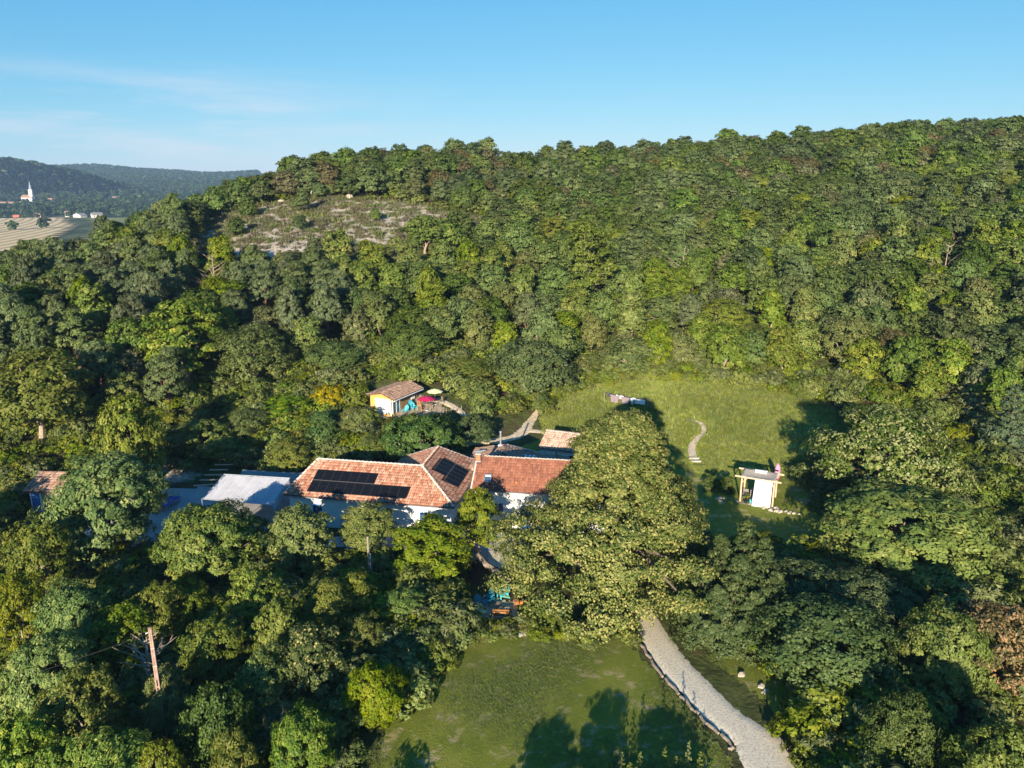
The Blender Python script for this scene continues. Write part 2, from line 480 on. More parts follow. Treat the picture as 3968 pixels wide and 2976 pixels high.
def z_far(x, y):
    base = np.interp(y, [-400, 400, 600, 900, 1000, 1300, 1600, 2000, 2600, 3200, 4000], [-10, -8, -7, -5, -1.5, 11, 22, 54, 118, 118, 60])
    k = np.clip(1.0 - 0.22 * sstep(-1700, -900, x) * sstep(1500, 2600, y), 0, 2)
    z = base * k
    # spur that runs down from the left into the valley, steep on its right flank
    t = np.clip((x + 1500) / 720, 0, 1.35)
    crest_y = 1560 + 60 * np.sin(t * 3)
    ch = np.interp(t, [0, .3, .62, .8, 1.0, 1.15, 1.35], [104, 96, 84, 62, 24, 5, 0])
    dy = y - crest_y
    w = np.where(dy < 0, np.exp(-(dy / 150) ** 2), np.exp(-(dy / 210) ** 2))
    z = np.maximum(z, z * 0.3 + ch * w)
    rid = 4 * np.sin(x * 0.011 + 1) * np.sin(y * 0.009) + 3 * np.sin(x * 0.023) * np.cos(y * 0.017 + 2)
    z = z + rid * sstep(1300, 1900, y)
    right = sstep(120, 420, x)
    return z * (1 - right) + right * (46 - 46 * sstep(200, 60, y) * 0.8)

def H(x, y):
    x = np.atleast_1d(np.asarray(x, float)); y = np.atleast_1d(np.asarray(y, float))
    sh = x.shape
    xf, yf = x.ravel(), y.ravel()
    cx_ = np.clip(xf, -112, 215); cy_ = np.clip(yf, -45, 325)
    z = np.empty(len(xf))
    for i in range(0, len(xf), 40000):
        s = slice(i, i + 40000)
        d2 = (cx_[s, None] - CP[None, :, 0]) ** 2 + (cy_[s, None] - CP[None, :, 1]) ** 2
        z[s] = _tps(d2) @ _W[:_n] + _W[_n] + cx_[s] * _W[_n + 1] + cy_[s] * _W[_n + 2]
    dist = np.hypot(np.maximum(np.maximum(-95 - xf, xf - 200), 0), np.maximum(np.maximum(-40 - yf, yf - 300), 0))
    w = sstep(0, 130, dist)
    z = z * (1 - w) + z_far(xf, yf) * w
    z = z + 0.10 * np.sin(xf * 0.9 + 1.3 * np.sin(yf * 0.4)) * np.sin(yf * 0.8 + np.sin(xf * 0.5)) * sstep(95, 120, yf)
    return z.reshape(sh)

def hz(x, y):
    return float(H(x, y)[0])

def axis(parts):
    out = []
    for a, b, s in parts:
        out.append(np.arange(a, b, s))
    return np.concatenate(out + [[parts[-1][1]]])
gx = axis([(-3600, -1600, 100), (-1600, -700, 22), (-700, -240, 18), (-240, -100, 7), (-100, -62, 2.4), (-62, 62, 1.0), (62, 120, 2.4), (120, 260, 7), (260, 900, 60), (900, 3600, 300)])
gy = axis([(-900, -100, 80), (-100, 20, 10), (20, 30, 2), (30, 116, 1.0), (116, 200, 2.4), (200, 340, 6), (340, 900, 14), (900, 2000, 18), (2000, 2800, 30), (2800, 4200, 140)])
GX, GY = np.meshgrid(gx, gy)
GZ = H(GX, GY)
nx, ny = len(gx), len(gy)
gv = np.stack([GX, GY, GZ], -1).reshape(-1, 3)
ii = (np.arange(ny - 1)[:, None] * nx + np.arange(nx - 1)[None, :]).ravel()
gq = np.stack([ii, ii + 1, ii + nx + 1, ii + nx], 1)
ground_me = mesh_quads('ground', gv, gq)
ground_me.polygons.foreach_set('use_smooth', np.ones(len(gq), dtype=bool))

def in_poly(px, py, poly):
    px, py = np.asarray(px), np.asarray(py)
    c = np.zeros(px.shape, bool)
    n = len(poly)
    for i in range(n):
        x1, y1 = poly[i]; x2, y2 = poly[(i + 1) % n]
        hit = ((y1 > py) != (y2 > py)) & (px < (x2 - x1) * (py - y1) / (y2 - y1 + 1e-12) + x1)
        c ^= hit
    return c

def ell(x, y, cx, cy, rx, ry, soft=0.35):
    return 1 - sstep(1 - soft, 1 + soft, np.hypot((x - cx) / rx, (y - cy) / ry))

# bare limestone slope below the crest on the left knoll
def chalk(x, y):
    return np.maximum.reduce([ell(x, y, -45, 151, 17, 18), ell(x, y, -27, 154, 14, 13), 0.9 * ell(x, y, -12, 155, 9, 8), 0.6 * ell(x, y, -58, 162, 9, 9),
                              0.5 * ell(x, y, 1, 160, 7, 4)])
def bank(x, y):
    return np.maximum.reduce([0.9 * ell(x, y, -27.5, 80, 1.6, 4), 0.8 * ell(x, y, -16.5, 82.5, 1.5, 1.6), 0.6 * ell(x, y, -40, 76, 6, 3)])
def add_attr(me, name, vals):
    a = me.attributes.new(name, 'FLOAT', 'POINT')
    a.data.foreach_set('value', np.asarray(vals, np.float32).ravel())
add_attr(ground_me, 'chalk', np.clip(chalk(GX, GY) + bank(GX, GY), 0, 1))
add_attr(ground_me, 'far', sstep(300, 500, np.hypot(GX, GY)))

m, nt, out = new_mat('ground')
pos = N(nt, 'ShaderNodeNewGeometry').outputs['Position']
n1 = noise(nt, 0.9, 6, vec=pos); n2 = noise(nt, 0.12, 4, vec=pos); n3 = noise(nt, 2.6, 8, 0.65, vec=pos)
c = ramp(nt, [(0.3, (0.045, 0.048, 0.018)), (0.5, (0.075, 0.090, 0.026)), (0.7, (0.12, 0.125, 0.042))], n1)
c = mix(nt, c, (0.075, 0.05, 0.03), ramp_f(nt, n2, 0.5, 0.65))
ck = N(nt, 'ShaderNodeAttribute', attribute_name='chalk').outputs['Fac']
cc = ramp(nt, [(0.32, (0.20, 0.16, 0.11)), (0.45, (0.36, 0.30, 0.22)), (0.55, (0.52, 0.45, 0.37)), (0.70, (0.68, 0.62, 0.54))], n3)
ckf = ramp_f(nt, math_n(nt, 'ADD', ck, math_n(nt, 'MULTIPLY', math_n(nt, 'SUBTRACT', n1, 0.5), 0.9)), 0.25, 0.6)
c = mix(nt, c, cc, ckf)
fa = N(nt, 'ShaderNodeAttribute', attribute_name='far').outputs['Fac']
nf = noise(nt, 0.011, 3, vec=pos)
cf = ramp(nt, [(0.35, (0.035, 0.055, 0.022)), (0.5, (0.06, 0.085, 0.03)), (0.62, (0.14, 0.14, 0.06)), (0.75, (0.24, 0.20, 0.10))], nf)
c = mix(nt, c, cf, fa)
b = N(nt, 'ShaderNodeBsdfPrincipled'); b.inputs['Roughness'].default_value = 0.95; b.inputs['Specular IOR Level'].default_value = 0.1
nt.links.new(c, b.inputs['Base Color'])
bp = N(nt, 'ShaderNodeBump'); bp.inputs['Strength'].default_value = 0.8; bp.inputs['Distance'].default_value = 0.25
nt.links.new(n3, bp.inputs['Height']); nt.links.new(bp.outputs['Normal'], b.inputs['Normal'])
nt.links.new(b.outputs['BSDF'], out.inputs['Surface'])
M['ground'] = m
ground = link('ground', ground_me, None, m)
tag(ground, 'wooded hillside ground running from the garden up to the crest', kind='structure')

def grass_surf(name, c0, c1, c2, dry, dry_amt, mottled):
    m, nt, out = new_mat(name)
    pos = N(nt, 'ShaderNodeNewGeometry').outputs['Position']
    a = noise(nt, 0.35, 5, vec=pos); b_ = noise(nt, 3.2, 6, 0.7, vec=pos); d = noise(nt, 0.75, 7, 0.65, vec=pos, stretch=(1, 1.3, 1))
    c = ramp(nt, [(0.3, c0), (0.5, c1), (0.72, c2)], a)
    c = mix(nt, c, c0, math_n(nt, 'MULTIPLY', ramp_f(nt, b_, 0.45, 0.7), mottled))
    c = mix(nt, c, dry, math_n(nt, 'MULTIPLY', ramp_f(nt, d, 0.54, 0.66), dry_amt))
    s = N(nt, 'ShaderNodeBsdfPrincipled'); s.inputs['Roughness'].default_value = 0.9; s.inputs['Specular IOR Level'].default_value = 0.15
    nt.links.new(c, s.inputs['Base Color'])
    bp = N(nt, 'ShaderNodeBump'); bp.inputs['Strength'].default_value = 0.7; bp.inputs['Distance'].default_value = 0.12
    nt.links.new(noise(nt, 7, 5, 0.7, vec=pos), bp.inputs['Height']); nt.links.new(bp.outputs['Normal'], s.inputs['Normal'])
    nt.links.new(s.outputs['BSDF'], out.inputs['Surface'])
    return m
M['lawn'] = grass_surf('lawn', (0.125, 0.155, 0.018), (0.175, 0.20, 0.024), (0.24, 0.245, 0.04), (0.42, 0.33, 0.17), 0.85, 0.5)
M['meadow'] = grass_surf('meadow', (0.17, 0.21, 0.026), (0.25, 0.28, 0.040), (0.33, 0.32, 0.065), (0.42, 0.34, 0.15), 0.7, 0.4)

def drape(name, poly, mat, dz, step=0.5, edge=0.0):
    P = np.array(poly)
    xs = np.arange(P[:, 0].min() - step, P[:, 0].max() + step, step)
    ys = np.arange(P[:, 1].min() - step, P[:, 1].max() + step, step)
    X, Y = np.meshgrid(xs, ys)
    jx = X + edge * np.sin(Y * 1.7 + np.sin(X * 2.1)); jy = Y + edge * np.sin(X * 1.9 + 1.3 * np.sin(Y * 1.1))
    keep = in_poly(jx, jy, poly)
    Z = H(X, Y) + dz
    n = len(xs)
    q = (np.arange(len(ys) - 1)[:, None] * n + np.arange(n - 1)[None, :]).ravel()
    kc = (keep[:-1, :-1] & keep[1:, 1:] & keep[:-1, 1:] & keep[1:, :-1]).ravel()
    q = q[kc]
    Q = np.stack([q, q + 1, q + n + 1, q + n], 1)
    used, inv = np.unique(Q, return_inverse=True)
    V = np.stack([X, Y, Z], -1).reshape(-1, 3)[used]
    me = mesh_quads(name, V, inv.reshape(Q.shape))
    me.polygons.foreach_set('use_smooth', np.ones(len(Q), dtype=bool))
    return tag(link(name, me, None, mat), kind='structure')

def ribbon(name, pts, mat, dz=0.06, wob=0.12, sub=10, seed=1, skirt=0.12):
    """a path along (x, y, width) points lying on the ground, with ragged edges and a skirt"""
    r = np.random.default_rng(seed)
    P = np.array(pts, float)
    t = np.linspace(0, len(P) - 1, (len(P) - 1) * sub + 1)
    i = np.clip(t.astype(int), 0, len(P) - 2); f = (t - i)[:, None]
    pm = P[np.clip(i - 1, 0, len(P) - 1)]; p0 = P[i]; p1 = P[i + 1]; p2 = P[np.clip(i + 2, 0, len(P) - 1)]
    C = 0.5 * ((2 * p0) + (-pm + p1) * f + (2 * pm - 5 * p0 + 4 * p1 - p2) * f ** 2 + (-pm + 3 * p0 - 3 * p1 + p2) * f ** 3)
    d = np.gradient(C[:, :2], axis=0); d /= np.linalg.norm(d, axis=1)[:, None]
    nrm = np.stack([-d[:, 1], d[:, 0]], 1)
    K = 7
    V = []
    for k in range(K):
        s = (k / (K - 1) - 0.5)
        w = C[:, 2] * s
        if k in (0, K - 1): w = w + np.sign(s) * r.normal(0, wob, len(C))
        xy = C[:, :2] + nrm * w[:, None]
        z = H(xy[:, 0], xy[:, 1]) + dz - (skirt if k in (0, K - 1) else 0)
        V.append(np.column_stack([xy, z]))
    V = np.stack(V, 1).reshape(-1, 3)
    n = len(C)
    q = (np.arange(n - 1)[:, None] * K + np.arange(K - 1)[None, :]).ravel()
    Q = np.stack([q, q + K, q + K + 1, q + 1], 1)
    me = mesh_quads(name, V, Q)
    return tag(link(name, me, None, mat), kind='structure'), C, nrm

LAWN = [(-9.2, 30), (-8.4, 34.4), (-7.6, 38.2), (-6.2, 41), (-4, 44.8), (-3, 47.2), (0, 48), (4, 47), (8.6, 47.6), (9.4, 43.2), (11.3, 38.2), (12.4, 34.4), (13, 30)]
MEADOW = [(4, 88.5), (8, 85), (14, 82), (20, 78), (24, 76), (30, 76), (37, 78), (41, 83), (43, 90), (41, 96), (36, 100.5), (30, 103.5), (20, 105), (13, 104), (8.5, 100), (5.5, 97), (3.6, 93)]
lawn = drape('lawn', LAWN, M['lawn'], 0.05, 0.4, 0.25)
tag(lawn, 'mown lawn with dry patches beside the gravel drive')
meadow = drape('meadow', MEADOW, M['meadow'], 0.06, 0.5, 0.5)
tag(meadow, 'sunny rough meadow around the washing line')
verge = drape('grass_verge', [(13.2, 44.5), (14.5, 42.5), (15.6, 39.5), (16.0, 36), (19, 36), (18.5, 42), (17, 46)], M['lawn'], 0.05, 0.4, 0.2)
tag(verge, 'narrow grass verge right of the gravel drive')
shade_lawn = drape('shaded_lawn', [(16.5, 56), (17.5, 79.5), (22, 79), (30, 77), (37, 78.5), (33, 66), (30, 58), (22, 55)], M['lawn'], 0.04, 0.5, 0.3)
tag(shade_lawn, 'shaded grass around the pergola')
court = drape('courtyard_lawn', [(-4.5, 83.2), (-1, 84.2), (2, 86.3), (4, 88.3), (3.4, 83.5), (2.4, 79.5), (-1, 78), (-4, 79)], M['lawn'], 0.05, 0.4, 0.1)
tag(court, 'small triangle of grass left of the stone shed')
yard = drape('yard', [(-43, 62.5), (-42, 73), (-34, 73.4), (-27, 74.5), (-21.5, 73), (-19, 61.2), (-4, 58.6), (2.5, 57), (2.5, 61.5), (-2, 66), (-22, 62), (-23, 60.5), (-30, 61)], M['yard'], 0.05, 0.5, 0.05)
tag(yard, 'pale concrete yard under the awning and table tennis table')
drive, DC, DN = ribbon('gravel_drive', [(9.6, 50.5, 2.6), (10.1, 47.6, 2.5), (10.6, 45.2, 2.5), (11.2, 42.9, 2.6), (12.0, 40.8, 2.6), (12.9, 38.6, 2.6), (13.8, 37.2, 2.8), (14.35, 36.0, 3.5), (14.3, 34, 3.2), (14.6, 30, 3.4)], M['gravel'], 0.07, 0.06, seed=3)
tag(drive, 'pale gravel drive edged with logs running past the lawn')
tag(ribbon('stone_path', [(-7.5, 83.0, 1.3), (-5.2, 84.3, 1.3), (-2.5, 85.8, 1.3), (0.2, 87.6, 1.4), (1.6, 89.6, 1.7), (2.2, 91.6, 1.4), (2.9, 93.6, 1.0), (3.5, 95.2, 0.8)], M['path'], 0.07, 0.1, seed=5)[0], 'pale stony path climbing behind the farmhouse roofs')
tag(ribbon('path_branch', [(1.8, 89.8, 1.1), (3.6, 89.6, 1.0), (5.6, 88.0, 0.6)], M['path'], 0.062, 0.1, seed=6)[0], 'short stony branch leading behind the stone shed')
tag(ribbon('meadow_path', [(21.2, 80.2, 1.2), (21.3, 82.2, 1.2), (21.7, 84.3, 1.2), (22.7, 86.1, 1.0), (23.9, 87.6, 0.9), (24.3, 89.4, 0.8), (23.9, 90.7, 0.6), (22.6, 91.4, 0.35)], M['path'], 0.075, 0.22, seed=8)[0], 'worn pinkish path curving up the meadow')
tag(ribbon('terrace_path', [(-10.5, 91.2, 1.2), (-8.6, 91.0, 1.2), (-7.0, 90.0, 1.1), (-5.8, 88.8, 0.9)], M['path'], 0.08, 0.08, seed=9)[0], 'pale path leaving the cabin terrace to the right')

# ---------------------------------------------------------------- foliage
def leaf_quads(rng, P, Nn, ln, wd, jit=0.55):
    n = len(P)
    Nn = Nn + rng.normal(0, jit, (n, 3))
    Nn /= np.linalg.norm(Nn, axis=1)[:, None] + 1e-9
    T = rng.normal(0, 1, (n, 3)); T[:, 2] -= 0.5
    T -= (T * Nn).sum(1)[:, None] * Nn
    T /= np.linalg.norm(T, axis=1)[:, None] + 1e-9
    B = np.cross(Nn, T)
    s = rng.uniform(0.65, 1.3, (n, 1))
    L, Wd = ln * s, wd * s
    fold = Nn * Wd * 0.25
    V = np.stack([P - T * L * 0.5, P + B * Wd * 0.5 + fold, P + T * L * 0.5, P - B * Wd * 0.5 + fold], 1).reshape(-1, 3)
    Q = np.arange(4 * n).reshape(n, 4)
    return V, Q

def sphere_dirs(rng, n, zmin=-0.35):
    z = rng.uniform(zmin, 1, n); a = rng.uniform(0, 2 * math.pi, n); r = np.sqrt(1 - z * z)
    return np.stack([r * np.cos(a), r * np.sin(a), z], 1)

def clump_leaves(rng, lobes, k, nleaf, ln, wd, flat=0.75, sub=0.5, zmin=-0.3, bloom=0.0, centre=None, jit=0.5, bloom_clump=True):
    """lobes (n,4): centre + radius. Each lobe carries k leaf sprays on its shell; leaves sit in the sprays."""
    Ps, Ns, Ts, Bs = [], [], [], []
    for (cx_, cy_, cz_, r) in lobes:
        D = sphere_dirs(rng, k, zmin)
        sr = r * sub * rng.uniform(0.7, 1.2, k)
        C = np.array([cx_, cy_, cz_]) + D * np.array([1, 1, flat]) * (r * rng.uniform(0.72, 1.0, (k, 1)))
        outv = np.array([cx_, cy_, cz_]) - (centre if centre is not None else np.array([0, 0, cz_ * 0.6]))
        outv = outv / (np.linalg.norm(outv) + 1e-6)
        lt = rng.normal(0, 0.10)
        for j in range(k):
            d = sphere_dirs(rng, nleaf, -0.45)
            rr = rng.uniform(0.35, 1.0, (nleaf, 1)) ** 0.6
            p = C[j] + d * np.array([1, 1, 0.8]) * sr[j] * rr
            Ps.append(p)
            Ns.append(0.45 * d + 0.6 * D[j] + 0.75 * outv + np.array([0, 0, 0.06]))
            st = rng.normal(0.5 + lt, 0.14)
            Ts.append(np.clip(st + rng.normal(0, 0.16, nleaf), 0, 1))
            if bloom:
                pb = bloom * rng.uniform(0.1, 1.9) if bloom_clump else bloom
                Bs.append((rng.random(nleaf) < pb) * rng.uniform(0.55, 1.0, nleaf))
    P, Nn, T = np.concatenate(Ps), np.concatenate(Ns), np.concatenate(Ts)
    B = np.concatenate(Bs) if bloom else None
    V, Q = leaf_quads(rng, P, Nn, ln, wd, jit)
    return V, Q, T, B

def round_lobes(rng, n, R, Hc, z0, lob, power=2.2, inner=0.25, taper=0.0):
    """lobe centres spread over an uneven ellipsoid crown from z0 to z0+Hc"""
    out = []
    ga = math.pi * (3 - math.sqrt(5))
    lean = rng.normal(0, 0.10, 2)
    for i in range(n):
        t = (i + 0.5) / n
        z = 1 - 1.55 * t
        a = i * ga + rng.normal(0, 0.25)
        rr = math.sqrt(max(0.0, 1 - abs(z) ** power)) if abs(z) < 1 else 0
        k = rng.uniform(0.72, 1.06)
        if rng.random() < inner: k *= 0.6
        rr *= (1 - taper * max(0, z))
        s = R * (1 - lob * 0.75)
        out.append((math.cos(a) * rr * s * k + lean[0] * R * z, math.sin(a) * rr * s * k + lean[1] * R * z,
                    z0 + Hc * (0.46 + z * 0.44 * (0.55 + 0.45 * k)), R * lob * rng.uniform(0.72, 1.2)))
    return np.array(out)

def limb_mesh(rng, lobes, height, base_r, fork=0.35, nl=9, bend=0.12, stems=1):
    mb = MB()
    for s in range(stems):
        off = rng.normal(0, 0.25, 2) if stems > 1 else np.zeros(2)
        top = np.array([rng.normal(0, bend) * height * 0.3 + off[0] * 3, rng.normal(0, bend) * height * 0.3 + off[1] * 3, height * 0.8])
        pts = []
        for i in range(6):
            t = i / 5
            p = np.array([off[0], off[1], -0.4]) * (1 - t) + top * t + np.array([rng.normal(0, .03), rng.normal(0, .03), 0]) * height * (0 if i == 0 else 1)
            pts.append(p)
        br = base_r / math.sqrt(stems)
        mb.tube(pts, [br * (1.25 if i == 0 else 1 - 0.8 * i / 5) for i in range(6)], 7)
        pick = rng.permutation(len(lobes))[:nl]
        for q in pick:
            l = lobes[q]
            i = min(4, max(1, int(rng.uniform(fork, 0.85) * 5)))
            a = pts[i]; e = np.array(l[:3])
            mid = (a + e) / 2 + np.array([0, 0, 0.10 * np.linalg.norm(e - a)]) + rng.normal(0, 0.06, 3) * height * 0.3
            r0 = br * 0.42
            mb.tube([a, mid, e], [r0, r0 * 0.6, r0 * 0.18], 5)
    return mesh_from('trunk', mb.V, mb.F)

LM = {
    'oak': leaf_mat('oak_leaf', (0.046, 0.078, 0.015), (0.097, 0.146, 0.028), (0.184, 0.217, 0.050), hue=0.014, val=0.28),
    'darkoak': leaf_mat('dark_oak_leaf', (0.039, 0.071, 0.016), (0.082, 0.131, 0.026), (0.168, 0.210, 0.046), val=0.15),
    'brown': leaf_mat('bronze_leaf', (0.072, 0.059, 0.018), (0.124, 0.107, 0.036), (0.196, 0.174, 0.064), val=0.2),
    'greyoak': leaf_mat('grey_oak_leaf', (0.081, 0.099, 0.030), (0.140, 0.157, 0.051), (0.229, 0.231, 0.087), val=0.2),
    'walnut': leaf_mat('walnut_leaf', (0.055, 0.108, 0.014), (0.121, 0.199, 0.024), (0.303, 0.334, 0.053), val=0.14),
    'bright': leaf_mat('bright_leaf', (0.076, 0.122, 0.012), (0.146, 0.198, 0.019), (0.270, 0.282, 0.040), val=0.14),
    'light': leaf_mat('light_leaf', (0.086, 0.137, 0.019), (0.163, 0.217, 0.033), (0.298, 0.313, 0.073), val=0.14),
    'robinia': leaf_mat('robinia_leaf', (0.071, 0.106, 0.014), (0.144, 0.176, 0.023), (0.246, 0.247, 0.045), val=0.16),
    'willow': leaf_mat('willow_leaf', (0.078, 0.106, 0.026), (0.139, 0.171, 0.043), (0.219, 0.240, 0.070), val=0.16),
    'laurel': leaf_mat('laurel_leaf', (0.033, 0.076, 0.014), (0.075, 0.142, 0.025), (0.156, 0.216, 0.046), val=0.1, gloss=0.02),
    'linden': leaf_mat('linden_leaf', (0.049, 0.081, 0.014), (0.103, 0.143, 0.026), (0.189, 0.224, 0.050), bloom=(0.36, 0.335, 0.095), val=0.08),
    'goldlinden': leaf_mat('gold_linden_leaf', (0.041, 0.074, 0.013), (0.082, 0.122, 0.022), (0.157, 0.184, 0.038), bloom=(0.42, 0.34, 0.08), val=0.1),
    'cream': leaf_mat('cream_linden_leaf', (0.041, 0.069, 0.015), (0.081, 0.115, 0.025), (0.147, 0.175, 0.041), bloom=(0.33, 0.33, 0.15), val=0.1),
    'orange': leaf_mat('orange_linden_leaf', (0.050, 0.060, 0.011), (0.092, 0.096, 0.020), (0.156, 0.141, 0.030), bloom=(0.42, 0.26, 0.07), val=0.1),
    'gold': leaf_mat('gold_leaf', (0.090, 0.105, 0.012), (0.220, 0.200, 0.020), (0.400, 0.300, 0.035), bloom=(0.62, 0.42, 0.03), val=0.1),
    'yellow': leaf_mat('yellow_leaf', (0.065, 0.095, 0.016), (0.120, 0.155, 0.026), (0.200, 0.220, 0.050), val=0.1),
    'pine': leaf_mat('pine_needle', (0.051, 0.081, 0.026), (0.103, 0.140, 0.045), (0.179, 0.208, 0.074), val=0.2, trans=0.08),
    'fir': leaf_mat('fir_needle', (0.037, 0.072, 0.028), (0.076, 0.125, 0.048), (0.140, 0.188, 0.075), val=0.12, trans=0.08),
    'spruce': leaf_mat('blue_green_needle', (0.029, 0.050, 0.018), (0.066, 0.095, 0.034), (0.126, 0.149, 0.059), val=0.05, trans=0.08),
    'far': leaf_mat('far_leaf', (0.029, 0.059, 0.018), (0.055, 0.096, 0.029), (0.098, 0.136, 0.046), hue=0.016, val=0.35),
    'bush': leaf_mat('bush_leaf', (0.075, 0.112, 0.013), (0.151, 0.197, 0.022), (0.281, 0.289, 0.044), hue=0.022, val=0.32),
    'thuja': leaf_mat('thuja_leaf', (0.041, 0.073, 0.008), (0.077, 0.118, 0.012), (0.130, 0.162, 0.023), val=0.1),
    'grass': leaf_mat('meadow_grass', (0.143, 0.194, 0.029), (0.229, 0.280, 0.044), (0.386, 0.372, 0.092), hue=0.02, val=0.3, gloss=0.02),
    'lawngrass': leaf_mat('lawn_grass', (0.086, 0.128, 0.026), (0.133, 0.180, 0.037), (0.234, 0.247, 0.065), hue=0.015, val=0.22, gloss=0.02),
    'scrub': leaf_mat('dry_scrub', (0.100, 0.085, 0.045), (0.160, 0.140, 0.075), (0.240, 0.210, 0.120), hue=0.03, val=0.3),
}

def proto_tree(kind, seed, R=3.2, Ht=8.0, n=24, k=9, nleaf=30, ln=0.30, wd=0.17, lob=0.36, z0=None, mat='oak', bark='bark', flat=0.88, power=2.2,
               bloom=0.0, trunk_r=None, taper=0.0, sub=0.5, stems=1, nl=9, jit=0.5, inner=0.25, zmin=-0.3):
    rng = np.random.default_rng(seed)
    z0 = Ht * 0.22 if z0 is None else z0
    lobes = round_lobes(rng, n, R, Ht - z0, z0, lob, power, inner, taper)
    V, Q, T, B = clump_leaves(rng, lobes, k, nleaf, ln, wd, flat, sub, zmin, bloom, np.array([0, 0, z0 + (Ht - z0) * 0.4]), jit)
    top = V[:, 2].max()
    V[:, 2] *= Ht / top
    cm = mesh_quads('crown', V, Q, T, B)
    cm.materials.append(LM[mat])
    tm = limb_mesh(rng, lobes, Ht * 0.75, trunk_r or R * 0.07, stems=stems, nl=nl)
    tm.materials.append(M[bark])
    return dict(crown=cm, trunk=tm, R=R, H=Ht)

def proto_pine(seed, Ht=10.0, R=2.6, mat='pine', tiers=9, z0=0.35, ln=0.42, wd=0.10, per=7, nleaf=60, cone=0.75, bark='pinebark', up=0.15, leader=True):
    rng = np.random.default_rng(seed)
    lob, mb = [], MB()
    pts = [(0, 0, -0.4), (rng.normal(0, .1), rng.normal(0, .1), Ht * .35), (rng.normal(0, .15), rng.normal(0, .15), Ht * .7), (rng.normal(0, .1), rng.normal(0, .1), Ht * .97)]
    mb.tube(pts, [R * .075, R * .06, R * .04, R * .012], 7)
    for i in range(tiers):
        t = i / (tiers - 1)
        z = Ht * (z0 + (0.97 - z0) * t)
        r = R * (1 - cone * t) * rng.uniform(0.8, 1.1)
        m_ = max(3, int(per * (1 - 0.5 * t)))
        a0 = rng.uniform(0, 6.28)
        for j in range(m_):
            a = a0 + 6.283 * j / m_ + rng.normal(0, .18)
            rr = r * rng.uniform(0.65, 1.1)
            for f in ((0.55, 0.95) if rr > 0.9 else (0.8,)):
                lob.append((math.cos(a) * rr * f, math.sin(a) * rr * f, z + up * rr * f + rng.normal(0, .08), max(0.28, 0.24 * r * (1.15 - 0.3 * f))))
            mb.tube([(0, 0, z - .1), (math.cos(a) * rr * .9, math.sin(a) * rr * .9, z + up * rr * .8)], [R * .02, R * .006], 4)
    if leader: lob.append((0, 0, Ht * 0.97, 0.3))
    V, Q, T, B = clump_leaves(rng, np.array(lob), 3, nleaf // 3, ln, wd, 0.45, 0.75, -0.5, 0, np.array([0, 0, Ht * .3]), 0.6)
    cm = mesh_quads('crown', V, Q, T); cm.materials.append(LM[mat])
    tm = mesh_from('trunk', mb.V, mb.F); tm.materials.append(M[bark])
    return dict(crown=cm, trunk=tm, R=R, H=Ht)

PR = {}
PR['oak'] = [proto_tree('oak', 100 + i, R=3.4, Ht=7.6, n=34, k=9, nleaf=26, ln=0.38, wd=0.25, lob=0.32, z0=0.2, bark='palebark' if i % 2 else 'bark', nl=20 if i % 2 else 9) for i in range(4)]
PR['darkoak'] = [proto_tree('oak', 120 + i, R=4.2, Ht=7.6, n=54, k=10, nleaf=40, ln=0.25, wd=0.16, lob=0.27, z0=0.2, mat='darkoak', inner=0.1) for i in range(2)]
PR['brownoak'] = [proto_tree('oak', 130 + i, R=3.2, Ht=7.2, n=30, k=9, nleaf=26, ln=0.36, wd=0.23, lob=0.34, z0=0.2, mat='brown') for i in range(2)]
PR['greyoak'] = [proto_tree('oak', 140 + i, R=2.9, Ht=7.2, n=28, k=9, nleaf=28, ln=0.34, wd=0.21, lob=0.36, z0=0.2, mat='greyoak', bark='palebark') for i in range(2)]
PR['hilltall'] = [proto_tree('oak', 150 + i, R=2.6, Ht=8.5, n=34, k=9, nleaf=26, ln=0.36, wd=0.22, lob=0.38, mat='bright', z0=0.1, bark='palebark') for i in range(3)]
PR['walnut'] = [proto_tree('walnut', 160 + i, R=4.2, Ht=8.0, n=72, k=11, nleaf=44, ln=0.28, wd=0.13, lob=0.235, z0=0.1, mat='walnut', jit=0.4, inner=0.1) for i in range(2)]
PR['walnutb'] = [proto_tree('walnut', 170 + i, R=4.2, Ht=7.6, n=66, k=11, nleaf=40, ln=0.28, wd=0.14, lob=0.24, z0=0.1, mat='bright', jit=0.4, bark='palebark', inner=0.15) for i in range(2)]
PR['lighttree'] = [proto_tree('light', 180 + i, R=3.0, Ht=6.8, n=44, k=10, nleaf=40, ln=0.24, wd=0.14, lob=0.28, z0=0.1, mat='light', inner=0.1) for i in range(2)]
PR['ash'] = [proto_tree('ash', 190 + i, R=2.9, Ht=8.0, n=46, k=10, nleaf=38, ln=0.27, wd=0.13, lob=0.28, z0=0.2, mat='bright', bark='palebark', flat=0.6) for i in range(2)] + \
            [proto_tree('ash', 195, R=2.9, Ht=8.0, n=44, k=10, nleaf=38, ln=0.27, wd=0.13, lob=0.28, z0=0.2, mat='walnut', bark='palebark', flat=0.6)]
PR['robinia'] = [proto_tree('robinia', 200 + i, R=3.2, Ht=7.5, n=42, k=10, nleaf=36, ln=0.26, wd=0.12, lob=0.27, z0=0.4, mat='robinia', flat=0.5, bark='palebark') for i in range(2)]
PR['willow'] = [proto_tree('willow', 210 + i, R=3.2, Ht=7.0, n=42, k=10, nleaf=36, ln=0.26, wd=0.11, lob=0.30, z0=0.1, mat='willow', flat=0.95) for i in range(2)]
PR['laurel'] = [proto_tree('laurel', 220, R=4.6, Ht=6.4, n=70, k=10, nleaf=30, ln=0.30, wd=0.16, lob=0.22, z0=-0.6, mat='laurel', power=3.0, inner=0.0, flat=0.7, zmin=-0.2)]
